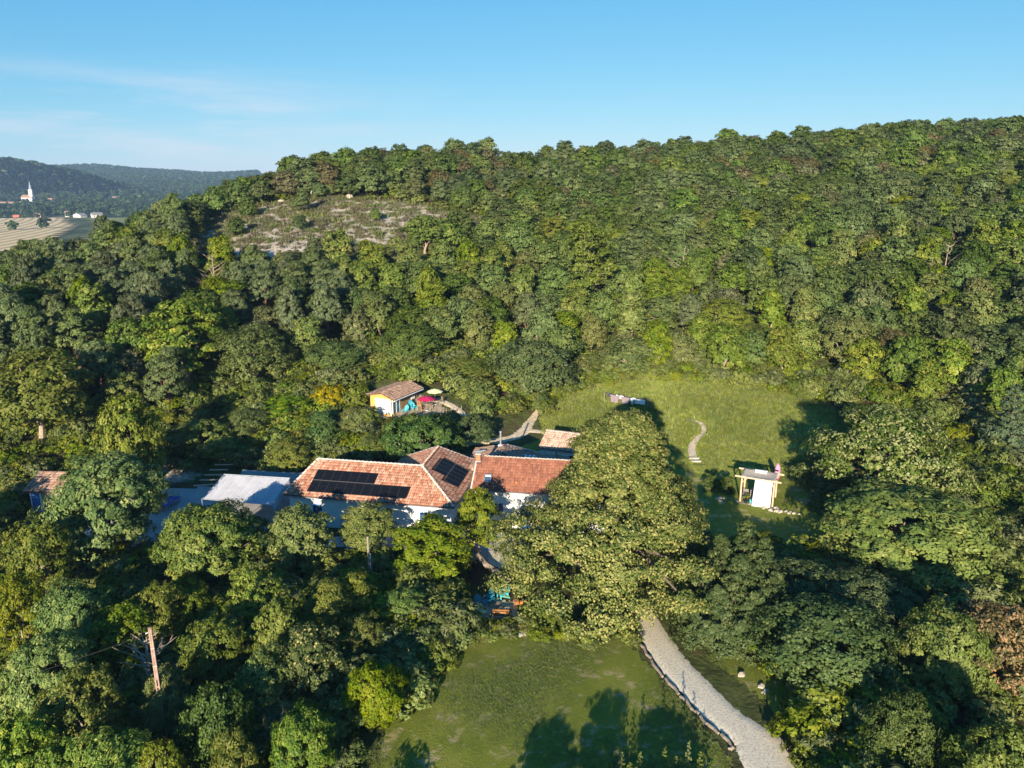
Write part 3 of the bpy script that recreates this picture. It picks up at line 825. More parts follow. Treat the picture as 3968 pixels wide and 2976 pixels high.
PR['goldlinden'] = [proto_tree('linden', 230, R=2.8, Ht=6.0, n=40, k=9, nleaf=34, ln=0.22, wd=0.14, lob=0.28, z0=0.2, mat='goldlinden', bloom=0.12)]
PR['flowerlinden'] = [proto_tree('linden', 240, R=6.5, Ht=10.0, n=80, k=10, nleaf=40, ln=0.30, wd=0.17, lob=0.21, z0=0.4, mat='cream', bloom=0.42, taper=0.25)]
PR['orangelinden'] = [proto_tree('linden', 250, R=2.8, Ht=7.0, n=44, k=9, nleaf=36, ln=0.22, wd=0.13, lob=0.27, z0=0.2, mat='orange', bloom=0.42, taper=0.2)]
PR['gold'] = [proto_tree('gold', 260, R=2.4, Ht=5.5, n=24, k=8, nleaf=32, ln=0.26, wd=0.15, lob=0.36, z0=0.3, mat='gold', bloom=0.25, taper=0.2)]
PR['yellowtree'] = [proto_tree('yellow', 265, R=3.6, Ht=13.0, n=26, k=8, nleaf=32, ln=0.34, wd=0.2, lob=0.30, z0=1.5, mat='yellow', bark='palebark', nl=10, trunk_r=0.15)]
PR['bronze'] = [proto_tree('oak', 270, R=3.6, Ht=8.0, n=32, k=9, nleaf=30, ln=0.28, wd=0.15, lob=0.3, z0=0.5, mat='brown')]
PR['pine'] = [proto_tree('pine', 280 + i, R=2.9, Ht=9.0, n=40, k=9, nleaf=32, ln=0.42, wd=0.12, lob=0.30, z0=1.2, mat='pine', bark='pinebark', taper=0.45, flat=0.55, inner=0.2) for i in range(3)]
PR['pinebig'] = [proto_pine(290, Ht=9.5, R=3.0, mat='fir', tiers=13, per=9, nleaf=110, z0=0.1, ln=0.34, wd=0.13)]
PR['fir'] = [proto_tree('fir', 300, R=2.1, Ht=6.5, n=34, k=9, nleaf=30, ln=0.26, wd=0.11, lob=0.36, z0=0.0, mat='laurel', taper=0.45)]
PR['bush'] = [proto_tree('bush', 310 + i, R=1.5, Ht=2.0, n=11, k=7, nleaf=22, ln=0.24, wd=0.13, lob=0.44, z0=-0.2, mat='bush', nl=3) for i in range(3)] + \
             [proto_tree('bush', 314, R=1.3, Ht=2.4, n=10, k=7, nleaf=20, ln=0.30, wd=0.10, lob=0.44, z0=-0.2, mat='willow', nl=3),
              proto_tree('bush', 315, R=1.2, Ht=1.5, n=9, k=7, nleaf=20, ln=0.30, wd=0.10, lob=0.46, z0=-0.2, mat='robinia', nl=3)]

def plant(name, kind, x, y, height, radius, label, cat, group=None, rz=None, var=None, z=None):
    P = PR[kind]
    p = P[var if var is not None else random.randrange(len(P))]
    gz = hz(x, y) if z is None else z
    o = thing(name, label, cat, (x, y, gz - 0.1), random.uniform(0, 6.28) if rz is None else rz, group)
    o.scale = (radius / p['R'], radius / p['R'], height / p['H'])
    link('trunk', p['trunk'], o)
    link('crown', p['crown'], o)
    return o

NAMES = {'walnut': 'walnut_tree', 'walnutb': 'walnut_tree', 'lighttree': 'garden_tree', 'ash': 'ash_tree', 'robinia': 'robinia_tree', 'darkoak': 'oak_tree',
         'goldlinden': 'linden_tree', 'flowerlinden': 'linden_tree', 'orangelinden': 'linden_tree', 'pinebig': 'fir_tree', 'bronze': 'oak_tree', 'laurel': 'laurel_bush',
         'willow': 'willow_tree', 'gold': 'broom_tree', 'fir': 'cypress_tree', 'yellowtree': 'maple_tree'}
NEAR = [
    ('walnut',-35.9,60.0,9.4,5.0,'largest leafy walnut at left, hiding the little blue-doored hut'),
    ('walnut',-24.4,55.0,7.1,4.4,'broad dark walnut in front of the white awning'),
    ('lighttree',-17.9,57.0,5.8,2.9,'pale rounded tree below the left corner of the hipped roof'),
    ('ash',-12.6,59.5,5.0,2.7,'upright green tree right behind the wooden pole with conduit'),
    ('ash',-6.6,55.0,5.6,3.4,'drooping grey-green tree before the white farmhouse wall'),
    ('ash',-2.9,59.0,6.7,1.9,'slender airy tree at the join of the two farmhouse roofs'),
    ('walnut',-30.6,46.0,4.9,2.6,'round dark tree below the largest walnut at left'),
    ('robinia',-37.3,53.0,6.5,2.5,'yellow-green robinia beneath the hut at left edge'),
    ('robinia',-52.0,78.0,15.2,5.9,'tall golden-green robinia with bare lower trunk at left edge'),
    ('ash',-41.7,92.0,18.5,5.3,'tall tree on bare pale trunk in the dark wood left of the willow'),
    ('lighttree',-38.8,71.0,11.7,3.2,'light green tree above the largest walnut, left of the awning'),
    ('walnut',-29.0,40.0,4.9,2.6,'dense tree left of the concrete pole, second up from bottom'),
    ('ash',-26.9,45.0,4.0,2.1,'bushy tree just above the top of the concrete pole'),
    ('robinia',-19.8,43.0,4.2,2.3,'yellowish tree right of the concrete pole top'),
    ('robinia',-25.1,36.5,4.7,2.5,'yellow-green tree lower left of the concrete pole'),
    ('darkoak',-16.5,35.0,4.9,2.2,'dark leafy tree right of the foot of the concrete pole'),
    ('walnut',-20.4,32.0,4.6,2.5,'wide tree at the bottom edge below the concrete pole'),
    ('ash',-26.0,33.0,4.6,1.8,'green tree in the bottom left corner'),
    ('lighttree',-15.6,43.5,5.2,1.6,'small bright tree between the pale rounded tree and yellow linden'),
    ('goldlinden',-12.5,40.5,5.3,2.4,'dark linden sprinkled with yellow bracts left of the lawn'),
    ('walnutb',-8.1,38.5,4.0,2.1,'bright leafy walnut standing at the left edge of the lawn'),
    ('walnut',-11.5,34.0,4.3,2.0,'round walnut at the bottom, lower left of the lawn'),
    ('robinia',-14.2,32.0,4.7,1.4,'yellowish bushy tree between the two bottom walnuts'),
    ('robinia',-20.4,37.5,4.3,1.5,'thin yellowish tree touching the concrete pole'),
    ('ash',-11.6,48.5,4.4,1.7,'small yellow-green tree at the foot of the wooden pole'),
    ('robinia',-5.0,50.5,2.4,1.4,'low bright tree left of the broken trunk'),
    ('flowerlinden',36.6,68.0,11.1,7.3,'tall linden with cream blossom right of the garden pergola'),
    ('walnutb',32.3,56.0,7.9,7.2,'wide bright walnut at right, below the cream-blossomed linden'),
    ('darkoak',22.1,50.0,4.3,3.3,'low fruit tree with bare twigs beside the blue-green conifer'),
    ('darkoak',25.6,48.0,4.5,3.8,'olive-dark tree under the wide bright walnut'),
    ('darkoak',20.0,42.0,5.8,4.6,'big dark oak beside the foot of the gravel drive'),
    ('walnutb',26.9,40.0,6.7,2.8,'bright green tree between big dark oak and orange linden'),
    ('orangelinden',29.7,40.0,7.0,2.7,'linden with orange-yellow bracts at the right edge'),
    ('walnutb',23.5,30.0,6.6,2.4,'light green tree in the bottom right corner'),
    ('darkoak',21.1,34.0,5.1,2.1,'dark oak at the bottom right between the bright trees'),
    ('pinebig',53.7,76.0,11.1,2.7,'grey-green fir at the right edge above the shaded hollow'),
    ('bronze',53.5,100.0,13.0,3.8,'bronze-brown oak above the cream-blossomed linden'),
    ('laurel',-10.1,79.5,7.0,4.8,'dense domed laurel between cabin terrace and farmhouse roof'),
    ('laurel',-4.8,85.0,5.2,2.9,'dark shrub beside the path right of the domed laurel'),
    ('darkoak',2.8,98.0,11.8,6.3,'big dark bushy oak between the cabin and the washing line'),
    ('lighttree',-6.7,99.0,9.2,4.1,'pale bushy shrub tree right of the yellow parasol'),
    ('darkoak',-14.0,100.0,13.6,4.8,'dark oak directly behind the cabin roof'),
    ('willow',-33.1,93.0,15.0,5.2,'grey-olive willow left of the cabin'),
    ('darkoak',-23.6,97.0,12.0,4.6,'oak with reddish twigs just left of the cabin roof'),
    ('gold',-22.5,88.0,8.3,2.4,'yellow-flowered tree left of the cabin'),
    ('ash',-28.1,87.0,7.0,3.3,'bright tree with thin stems on the bank above the awning'),
    ('fir',-22.0,81.0,7.0,2.1,'narrow dark-green tree below the yellow-flowered tree'),
    ('robinia',-19.1,84.0,6.4,2.3,'vivid yellow-green tree below the cabin front'),
    ('robinia',-24.5,77.0,4.8,2.4,'vivid green low tree behind the grey awning'),
    ('willow',-16.1,80.0,4.6,2.1,'soft olive shrub tree left of the domed laurel'),
    ('willow',-31.5,83.0,6.7,2.6,'olive shrub tree above the dark bank behind the awning'),
    ('lighttree',-34.5,79.0,6.8,2.6,'pale tree above the blue table tennis table'),
    ('ash',11.4,107.0,7.9,3.1,'leafy tree at the wood edge left of the washing line'),
    ('lighttree',17.6,112.0,9.0,3.8,'light green tree at the wood edge behind the washing line'),
    ('ash',24.4,113.0,9.9,4.0,'tall leafy tree at the top of the meadow'),
    ('robinia',32.5,114.0,15.6,4.3,'yellow-green tall tree above the meadow path'),
    ('ash',37.6,111.0,11.7,4.2,'green tree at the wood edge above the pergola'),
    ('lighttree',42.2,106.0,13.3,4.0,'tall light green tree right of the top of the meadow'),
    ('robinia',46.7,102.0,14.6,3.9,'yellow-green tree at the right end of the meadow edge'),
    ('yellowtree',13.1,126.0,26.7,4.8,'tall yellow-leaved tree with pale trunk in the middle of the wood'),
    ('robinia',-25.4,47.0,4.4,2.0,'yellow-green tree between the round dark tree and broad walnut'),
    ('lighttree',-18.8,48.5,4.7,2.1,'leafy tree below the broad dark walnut, above the bright one'),
    ('robinia',-13.1,47.0,4.7,1.9,'yellow-green tree left of the foot of the wooden pole'),
    ('ash',-7.9,48.0,3.2,1.9,'green tree below the drooping grey-green tree'),
    ('robinia',-34.4,46.0,5.6,1.9,'yellow robinia at the left edge, halfway up the thicket'),
    ('lighttree',-15.2,39.0,4.5,1.7,'pale tree left of the yellow-sprinkled linden'),
    ('robinia',-18.1,31.5,4.3,1.5,'yellow-green tree at the bottom edge, right of the wide tree'),
    ('ash',-23.0,31.5,4.3,1.6,'green tree at the bottom edge, left of the wide tree'),
    ('walnutb',-24.2,49.0,3.5,1.9,'bright low tree under the broad dark walnut'),
    ('robinia',-10.1,44.0,3.6,1.6,'lime-coloured shrub tree above the bright walnut'),
    ('ash',-50.5,57.5,6.8,3.2,'tall ash added outside the left edge to shade the hut'),  # unseen tree, added to throw shade on the hut
]
for (kd, x, y, top, r, lab) in NEAR:
    g = hz(x, y)
    plant(NAMES[kd], kd, x, y, max(top - g + 0.1, 2.0), r, lab, 'bush' if kd == 'laurel' else 'tree')

# ---- the great linden over the drive: a bell of overlapping leafy plates
def great_linden():
    rng = np.random.default_rng(41)
    x0, y0 = 7.6, 53.4
    prof_z = [0.3, 1.5, 3.2, 5.5, 7.5, 9.5, 11.5, 13.2, 14.6]
    prof_r = [6.8, 8.3, 9.0, 7.8, 5.6, 3.8, 3.0, 2.4, 1.0]
    lobes = []
    ga = math.pi * (3 - math.sqrt(5))
    n = 185
    for i in range(n):
        t = ((i + 0.5) / n) ** 0.85
        z = 0.5 + 13.9 * t
        a = i * ga + rng.normal(0, .2)
        r = np.interp(z, prof_z, prof_r)
        wob = 1 + 0.12 * math.sin(a * 3 + z * 0.9) + 0.08 * math.sin(a * 5 - z * 1.7) + rng.normal(0, .09)
        lr = rng.uniform(1.0, 1.95) * (1.0 if z < 9 else 0.72)
        rr = max(0, r * wob - lr * 0.6)
        lobes.append((math.cos(a) * rr + 0.11 * z - .4, math.sin(a) * rr, z, lr))
        if i % 3 == 0:
            lobes.append((math.cos(a + 1) * rr * .66, math.sin(a + 1) * rr * .6, min(13.5, z + 1.0), lr))
    lobes = np.array(lobes)
    V, Q, T, B = clump_leaves(rng, lobes, 13, 56, 0.20, 0.14, 0.46, 0.44, -0.15, 0.30, np.array([0, 0, 4.0]), 0.45)
    cm = mesh_quads('crown', V, Q, T, B); cm.materials.append(LM['linden'])
    o = thing('linden_tree', 'huge yellow-flowered linden spreading over the end of the gravel drive', 'tree', (x0, y0, hz(x0, y0)))
    tm = limb_mesh(rng, lobes, 11.0, 0.62, nl=14, fork=0.2); tm.materials.append(M['bark'])
    link('trunk', tm, o); link('crown', cm, o)
great_linden()

# ---- wide blue-green conifer beside the drive: several upswept leaders
def blue_conifer():
    rng = np.random.default_rng(43)
    x0, y0 = 15.4, 47.4
    lob = []; mb = MB()
    tips = [(1.5, 1.2, 8.3), (2.6, 0.5, 7.2), (-0.2, 1.6, 6.9), (0.6, -0.6, 6.4), (-1.9, 0.5, 5.6), (3.2, -0.8, 5.2), (-1.2, -1.8, 4.6), (1.4, -2.2, 4.4), (-2.8, -1.2, 3.6), (2.9, -2.4, 3.2), (0.2, -3.2, 2.8), (-1.9, -2.9, 2.6)]
    for (tx, ty, tz) in tips:
        base = np.array([tx * .3, ty * .3, 0.1])
        mb.tube([base, (tx * .8, ty * .8, tz * .5), (tx, ty, tz * .95)], [.13, .08, .02], 5)
        m_ = int(14 + tz * 6)
        for i in range(m_):
            t = (i + .5) / m_
            z = 0.2 + (tz - .3) * t
            r = (1 - t) ** 0.8 * 1.9 + 0.12
            a = i * 2.399 + rng.normal(0, .3)
            rr = r * rng.uniform(.55, 1.0)
            s = t * .9 + .1
            lob.append((tx * (.55 + .45 * s) + math.cos(a) * rr, ty * (.55 + .45 * s) + math.sin(a) * rr, z, 0.28 + 0.38 * (1 - t)))
    V, Q, T, B = clump_leaves(rng, np.array(lob), 8, 18, 0.24, 0.11, 1.0, 0.6, -0.4, 0, np.array([0, 0, 1.0]), 0.5)
    cm = mesh_quads('crown', V, Q, T); cm.materials.append(LM['spruce'])
    o = thing('conifer_tree', 'wide blue-green conifer with several tips beside the gravel drive', 'tree', (x0, y0, hz(x0, y0)))
    tm = mesh_from('trunk', mb.V, mb.F); tm.materials.append(M['bark'])
    link('trunk', tm, o); link('crown', cm, o)
blue_conifer()

# ---- bare dead trees standing in the wood
def dead_tree(x, y, h, label, seed):
    r = np.random.default_rng(seed)
    mb = MB()
    mb.tube([(0, 0, -.4), (r.normal(0, .2), r.normal(0, .2), h * .4), (r.normal(0, .3), r.normal(0, .3), h)], [.17, .12, .02], 6)
    for i in range(16):
        t = r.uniform(.3, .95); a = r.uniform(0, 6.28); L = h * .42 * (1.1 - t) + .4
        p0 = np.array([0, 0, h * t]); p1 = p0 + np.array([math.cos(a) * L * .6, math.sin(a) * L * .6, L * .35]); p2 = p1 + np.array([math.cos(a + .4) * L * .5, math.sin(a + .4) * L * .5, L * .4])
        mb.tube([p0, p1, p2], [.06, .04, .012], 4)
        for j in range(3):
            b2 = a + r.normal(0, .9); q = p1 + (p2 - p1) * r.random()
            mb.tube([q, q + np.array([math.cos(b2) * L * .35, math.sin(b2) * L * .35, L * .2])], [.022, .008], 3)
    o = thing('dead_tree', label, 'tree', (x, y, hz(x, y)))
    mb.build('trunk', M['palebark'], o)
dead_tree(-45.0, 112, 8.5, 'bare pale dead tree among the pines left of centre', 71)
dead_tree(30.5, 133, 8.0, 'bare dead tree in the wood above the meadow', 72)
dead_tree(69, 118, 8.5, 'bare dead tree high above the wide bright walnut', 73)
dead_tree(-23.5, 41.5, 5.2, 'bare twiggy sapling left of the concrete pole', 74)

# ---- young poplars whose tips reach the bottom edge and whose shadows fall on the lawn
def poplar_proto(seed):
    rng = np.random.default_rng(seed)
    lob = []
    for i in range(30):
        t = (i + .5) / 30
        a = i * 2.4
        r = 0.62 * (1 - t) ** 0.7 + 0.05
        lob.append((math.cos(a) * r, math.sin(a) * r, 0.5 + 6.2 * t, 0.26 * (1.2 - t)))
    V, Q, T, B = clump_leaves(rng, np.array(lob), 6, 10, 0.20, 0.11, 1.2, 0.6, -0.5, 0, np.array([0, 0, 1.0]), 0.6)
    V[:, 2] *= 7.0 / V[:, 2].max()
    cm = mesh_quads('crown', V, Q, T); cm.materials.append(LM['light'])
    mb = MB(); mb.tube([(0, 0, -.3), (.05, 0, 3), (0, 0, 6.7)], [.09, .06, .015], 6)
    tm = mesh_from('trunk', mb.V, mb.F); tm.materials.append(M['bark'])
    return dict(crown=cm, trunk=tm, R=0.8, H=7.0)
PR['poplar'] = [poplar_proto(51), poplar_proto(52)]
ords = ['first', 'second', 'third', 'fourth', 'fifth', 'sixth', 'seventh', 'eighth', 'ninth', 'tenth', 'eleventh', 'twelfth', 'thirteenth', 'fourteenth', 'fifteenth', 'sixteenth']
POP = [(5.2, 32.9, 1.9, .30), (5.9, 33.3, 2.2, .28), (6.3, 33.0, 1.8, .32), (6.9, 33.4, 2.1, .30), (7.6, 33.1, 1.7, .34), (8.2, 33.4, 2.4, .28), (8.8, 33.2, 2.0, .32), (9.5, 33.5, 2.7, .26), (10.1, 33.3, 2.2, .28), (10.6, 33.0, 1.8, .32)]
for i, (x, y, h, r) in enumerate(POP):
    plant('poplar_tree', 'poplar', x, y, h, r, 'young poplar tip at the bottom edge below the lawn, %s from left' % ords[i], 'tree', 'young poplars below the lawn')
for i, (x, y, h, r, kd) in enumerate([(0.6, 27.6, 3.3, 1.9, 'walnut'), (3.6, 27.4, 3.9, 1.8, 'ash'), (7.4, 28.6, 3.0, 2.2, 'lighttree')]):
    plant('garden_tree', kd, x, y, h, r, ['walnut just below the bottom edge throwing shade on the lawn', 'ash just below the bottom edge throwing shade on the lawn', 'pale tree just below the bottom edge shading the lawn'][i], 'tree')

# ---------------------------------------------------------------- the wood
EDGE_X = [-100, -60, -45, -34, -25, -18, -8, 0, 6, 14, 24, 34, 42, 46, 52, 62, 80, 120]
EDGE_Y = [86, 84, 83, 92, 99, 101, 103, 104, 103, 106, 107, 105, 102, 97, 89, 80, 74, 70]
CREST_X = [-100, -85, -75, -62, -31, 5, 42, 95, 146, 200]
CREST_Y = [120, 140, 165, 196, 212, 226, 242, 258, 272, 280]
CAMZ = 31.0
def project(x, y, z):
    P_ = rad(14.5)
    dz = z - CAMZ
    f = y * math.cos(P_) - dz * math.sin(P_)
    u = y * math.sin(P_) + dz * math.cos(P_)
    return 0.5 + 25.94 / 36 * x / f, 0.5 - (25.94 / 27) * u / f, f

rng = np.random.default_rng(99)
cand = np.column_stack([rng.uniform(-105, 200, 60000), rng.uniform(74, 282, 60000)])
ok = (cand[:, 1] > np.interp(cand[:, 0], EDGE_X, EDGE_Y)) & (cand[:, 1] < np.interp(cand[:, 0], CREST_X, CREST_Y)) & (np.abs(cand[:, 0]) < 0.73 * cand[:, 1] + 4)
cand = cand[ok]
keep = []
cell = {}
near_xy = [(t[1], t[2], t[4]) for t in NEAR]
chk = chalk(cand[:, 0], cand[:, 1])
for (x, y), cv in zip(cand, chk):
    d = 3.7 + 0.008 * (y - 90) + (6.5 if cv > 0.45 else 0)
    if cv > 0.3 and rng.random() < 0.93: continue
    if any((x - a) ** 2 + (y - b_) ** 2 < (r * 0.75 + 1.3) ** 2 for a, b_, r in near_xy): continue
    ci, cj = int(x // 6), int(y // 6)
    bad = False
    for i in range(ci - 2, ci + 3):
        for j in range(cj - 2, cj + 3):
            for (a, b_) in cell.get((i, j), ()):
                if (a - x) ** 2 + (b_ - y) ** 2 < d * d: bad = True; break
            if bad: break
        if bad: break
    if bad: continue
    cell.setdefault((ci, cj), []).append((x, y))
    keep.append((x, y))
keep = np.array(keep)
kz = H(keep[:, 0], keep[:, 1])

def low_noise(x, y):
    return 0.5 + 0.25 * math.sin(x * 0.11 + 1.7 * math.sin(y * 0.07)) + 0.25 * math.sin(y * 0.09 + 2.1 * math.sin(x * 0.05 + 2))
trees = []
for (x, y), z in zip(keep, kz):
    nz = low_noise(x, y); r_ = rng.random()
    left = x < -24 - (y - 100) * 0.12 and y < 160
    if left and r_ < 0.50: kd, h, rr = 'pine', rng.uniform(8, 11.5), rng.uniform(2.4, 3.2)
    elif y > 170 and r_ < 0.13 + 0.12 * (nz > 0.7): kd, h, rr = 'brownoak', rng.uniform(5.5, 8), rng.uniform(2.6, 3.6)
    elif r_ > 0.91: kd, h, rr = 'greyoak', rng.uniform(6, 9), rng.uniform(2.2, 3.2)
    elif r_ > 0.875: kd, h, rr = 'pine', rng.uniform(8, 11), rng.uniform(2.2, 2.9)
    elif y < 135 and r_ > 0.52: kd, h, rr = 'hilltall', rng.uniform(7, 10.5), rng.uniform(2.2, 3.1)
    elif r_ > 0.80: kd, h, rr = 'lighttree', rng.uniform(6.5, 9), rng.uniform(2.4, 3.4)
    elif r_ > 0.70: kd, h, rr = 'darkoak', rng.uniform(6.5, 9.5), rng.uniform(3, 4.2)
    elif r_ > 0.68 and nz > 0.4: kd, h, rr = 'robinia', rng.uniform(6.5, 9), rng.uniform(2.4, 3.2)
    else: kd, h, rr = 'oak', rng.uniform(6.5, 10), rng.uniform(2.9, 4.4)
    if y > 150: h *= 0.9
    cv = chalk(np.array([x]), np.array([y]))[0]
    if cv > 0.3: kd, h, rr = ('oak' if r_ < 0.6 else 'pine'), rng.uniform(2.8, 4.5), rng.uniform(1.4, 2.2)
    h *= 0.86; rr *= 0.92
    if x > -58 and y > np.interp(x, CREST_X, CREST_Y) - 14: h *= rng.uniform(0.8, 1.5); rr *= rng.uniform(0.8, 1.1)
    if -0.42 < x / y < -0.05 and y < 140:
        h = min(h, 31.5 - 0.089 * y - z)
        rr = min(rr, 0.55 * h + 0.6)
        if h < 1.8: continue
    trees.append((x, y, z, kd, h, rr))
def view_size(t):
    u, v, f = project(t[0], t[1], t[2] + t[4] * 0.6)
    if not (-0.02 < u < 1.02 and v < 1.05): return 0
    return t[5] * t[4] / (f * f)
trees.sort(key=lambda t: -view_size(t))
single, mass = trees[:300], trees[300:]

KW = {'oak': ('oak_tree', 'green oak'), 'darkoak': ('oak_tree', 'dark green oak'), 'brownoak': ('oak_tree', 'bronze-brown oak'), 'greyoak': ('oak_tree', 'grey-green oak'),
      'pine': ('pine_tree', 'blue-grey pine'), 'hilltall': ('ash_tree', 'slim bright ash'), 'lighttree': ('lime_tree', 'pale green lime tree'), 'robinia': ('robinia_tree', 'yellow-green robinia')}
def ordinal(n):
    return '%d%s' % (n, 'th' if 10 <= n % 100 <= 20 else {1: 'st', 2: 'nd', 3: 'rd'}.get(n % 10, 'th'))
def zone(t):
    u, v, f = project(t[0], t[1], t[2] + t[4] * 0.7)
    row = 'just under the skyline' if v < 0.235 else 'high on the slope' if v < 0.30 else 'upper middle of the slope' if v < 0.36 else 'middle of the slope' if v < 0.42 else 'lower middle of the slope' if v < 0.475 else 'low on the slope' if v < 0.53 else 'at the foot of the wood'
    colm = 'left of the bare knoll' if u < 0.2 else 'under the bare knoll' if u < 0.33 and v > 0.3 else 'on the bare knoll' if u < 0.33 else 'above the cabin' if u < 0.45 else 'above the stone shed' if u < 0.57 else 'above the washing line' if u < 0.68 else 'above the pergola' if u < 0.8 else 'above the cream linden' if u < 0.92 else 'by the right edge'
    return row, colm, u
groups = {}
for t in single:
    row, colm, u = zone(t)
    groups.setdefault((KW[t[3]][1], row, colm), []).append((u, t))
for (what, row, colm), lst in groups.items():
    lst.sort(key=lambda q: q[0])
    for i, (u, t) in enumerate(lst):
        lab = '%s %s, %s' % (what, row, colm)
        if len(lst) > 1: lab += ', %s from left' % ordinal(i + 1)
        plant(KW[t[3]][0], t[3], t[0], t[1], t[4], t[5], lab, 'tree', 'trees of the wooded hillside')

# ---------------------------------------------------------------- scattering of uncountable growth
def scatter(name, pts, rz, sc, idx, meshes, label, cat):
    """one object: points that carry instances of a few meshes (geometry nodes)"""
    pc = bpy.data.collections.new(name + '_kinds')
    for i, ml in enumerate(meshes):
        o = bpy.data.objects.new('%s_kind_%02d' % (name, i), ml)
        pc.objects.link(o)
    me = bpy.data.meshes.new(name)
    me.vertices.add(len(pts))
    me.vertices.foreach_set('co', np.asarray(pts, np.float32).ravel())
    for nm, ty, v in (('rz', 'FLOAT', rz), ('sz', 'FLOAT', sc), ('ix', 'INT', idx)):
        a = me.attributes.new(nm, ty, 'POINT')
        a.data.foreach_set('value', np.asarray(v, np.float32 if ty == 'FLOAT' else np.int32))
    ob = bpy.data.objects.new(name, me)
    COL.objects.link(ob)
    ng = bpy.data.node_groups.new(name, 'GeometryNodeTree')
    ng.interface.new_socket('Geometry', in_out='INPUT', socket_type='NodeSocketGeometry')
    ng.interface.new_socket('Geometry', in_out='OUTPUT', socket_type='NodeSocketGeometry')
    gi, go = ng.nodes.new('NodeGroupInput'), ng.nodes.new('NodeGroupOutput')
    io = ng.nodes.new('GeometryNodeInstanceOnPoints')
    ci_ = ng.nodes.new('GeometryNodeCollectionInfo')
    ci_.inputs['Collection'].default_value = pc
    ci_.inputs['Separate Children'].default_value = True
    ci_.inputs['Reset Children'].default_value = True
    def na(nm, ty):
        n_ = ng.nodes.new('GeometryNodeInputNamedAttribute')
        n_.data_type = ty
        n_.inputs['Name'].default_value = nm
        return n_.outputs['Attribute']
    cx_ = ng.nodes.new('ShaderNodeCombineXYZ')
    er = ng.nodes.new('FunctionNodeEulerToRotation')
    ng.links.new(na('rz', 'FLOAT'), cx_.inputs['Z'])
    ng.links.new(cx_.outputs[0], er.inputs[0])
    ng.links.new(gi.outputs[0], io.inputs['Points'])
    ng.links.new(ci_.outputs[0], io.inputs['Instance'])
    io.inputs['Pick Instance'].default_value = True
    ng.links.new(na('ix', 'INT'), io.inputs['Instance Index'])
    ng.links.new(er.outputs[0], io.inputs['Rotation'])
    ng.links.new(na('sz', 'FLOAT'), io.inputs['Scale'])
    ng.links.new(io.outputs[0], go.inputs[0])
    md = ob.modifiers.new('scatter', 'NODES')
    md.node_group = ng
    return tag(ob, label, cat, kind='stuff')

def tree_one_mesh(p):
    """crown and trunk of a far tree in one mesh"""
    a, b_ = p['crown'], p['trunk']
    me = bpy.data.meshes.new('far_tree')
    Va = np.empty(len(a.vertices) * 3, np.float32); a.vertices.foreach_get('co', Va)
    Q = np.empty(len(a.loops), np.int32); a.loops.foreach_get('vertex_index', Q)
    T = np.empty(len(a.polygons), np.float32); a.attributes['tint'].data.foreach_get('value', T)
    me = mesh_quads('far_tree', Va.reshape(-1, 3), Q.reshape(-1, 4), T)
    me.materials.append(a.materials[0])
    return me
if mass:
    kinds = ['oak', 'darkoak', 'brownoak', 'greyoak', 'pine', 'hilltall', 'lighttree', 'robinia']
    meshes, start = [], {}
    for kd in kinds:
        start[kd] = len(meshes)
        meshes += [tree_one_mesh(p) for p in PR[kd]]
    pts = [(t[0], t[1], t[2] - .2) for t in mass]
    scatter('far_wood', pts, rng.uniform(0, 6.28, len(mass)), [t[5] / PR[t[3]][0]['R'] for t in mass],
            [start[t[3]] + rng.integers(len(PR[t[3]])) for t in mass], meshes, 'mass of farther oaks filling the wood up to the crest', 'wood')

bush_meshes = [tree_one_mesh(p) for p in PR['bush']]
def bush_points(n, x0, x1, y0, y1, test, smin, smax, seed):
    r = np.random.default_rng(seed)
    x = r.uniform(x0, x1, n); y = r.uniform(y0, y1, n)
    k = test(x, y) & (np.abs(x) < 0.74 * y + 5)
    x, y = x[k], y[k]
    return np.column_stack([x, y, H(x, y) - 0.1]), r.uniform(0, 6.28, len(x)), r.uniform(smin, smax, len(x)), r.integers(0, 5, len(x))
def wood_test(x, y):
    e = np.interp(x, EDGE_X, EDGE_Y) - 2.5
    return (y > e) & (y < np.interp(x, CREST_X, CREST_Y)) & (chalk(x, y) < 0.3)
p, a, s, i = bush_points(9000, -105, 200, 74, 280, wood_test, 0.6, 1.5, 5)
scatter('undergrowth', p, a, s, i, bush_meshes, 'tangled undergrowth between the trees of the hillside', 'undergrowth')

DRIVE_POLY = [(8.2, 51), (11.2, 51), (13.2, 44), (15.8, 37.6), (17, 37.5), (16.6, 36), (16.4, 29), (12.4, 29), (12.2, 36), (9.2, 46)]
HOUSE_POLY = [(-49, 66), (-44, 61), (-23, 59.5), (-4, 58), (3.2, 56), (14, 62), (14, 80), (9, 84), (3, 90), (3.2, 96), (-1, 92), (-8, 84.5), (-17, 77), (-35, 76), (-42, 75), (-49, 72)]
CABIN_POLY = [(-19.5, 86), (-14, 84.3), (-5, 86.5), (-4.5, 91), (-9, 94), (-18, 94)]
PATIO_POLY = [(-4.2, 47.6), (1.5, 46.5), (2, 57.5), (-4.6, 58.5), (-4.6, 50)]
PERGOLA_POLY = [(18.5, 66), (30, 64.5), (31, 76), (19, 79)]
def free(x, y):
    return ~(in_poly(x, y, LAWN) | in_poly(x, y, MEADOW) | in_poly(x, y, DRIVE_POLY) | in_poly(x, y, HOUSE_POLY) | in_poly(x, y, CABIN_POLY) | in_poly(x, y, PATIO_POLY) | in_poly(x, y, PERGOLA_POLY))
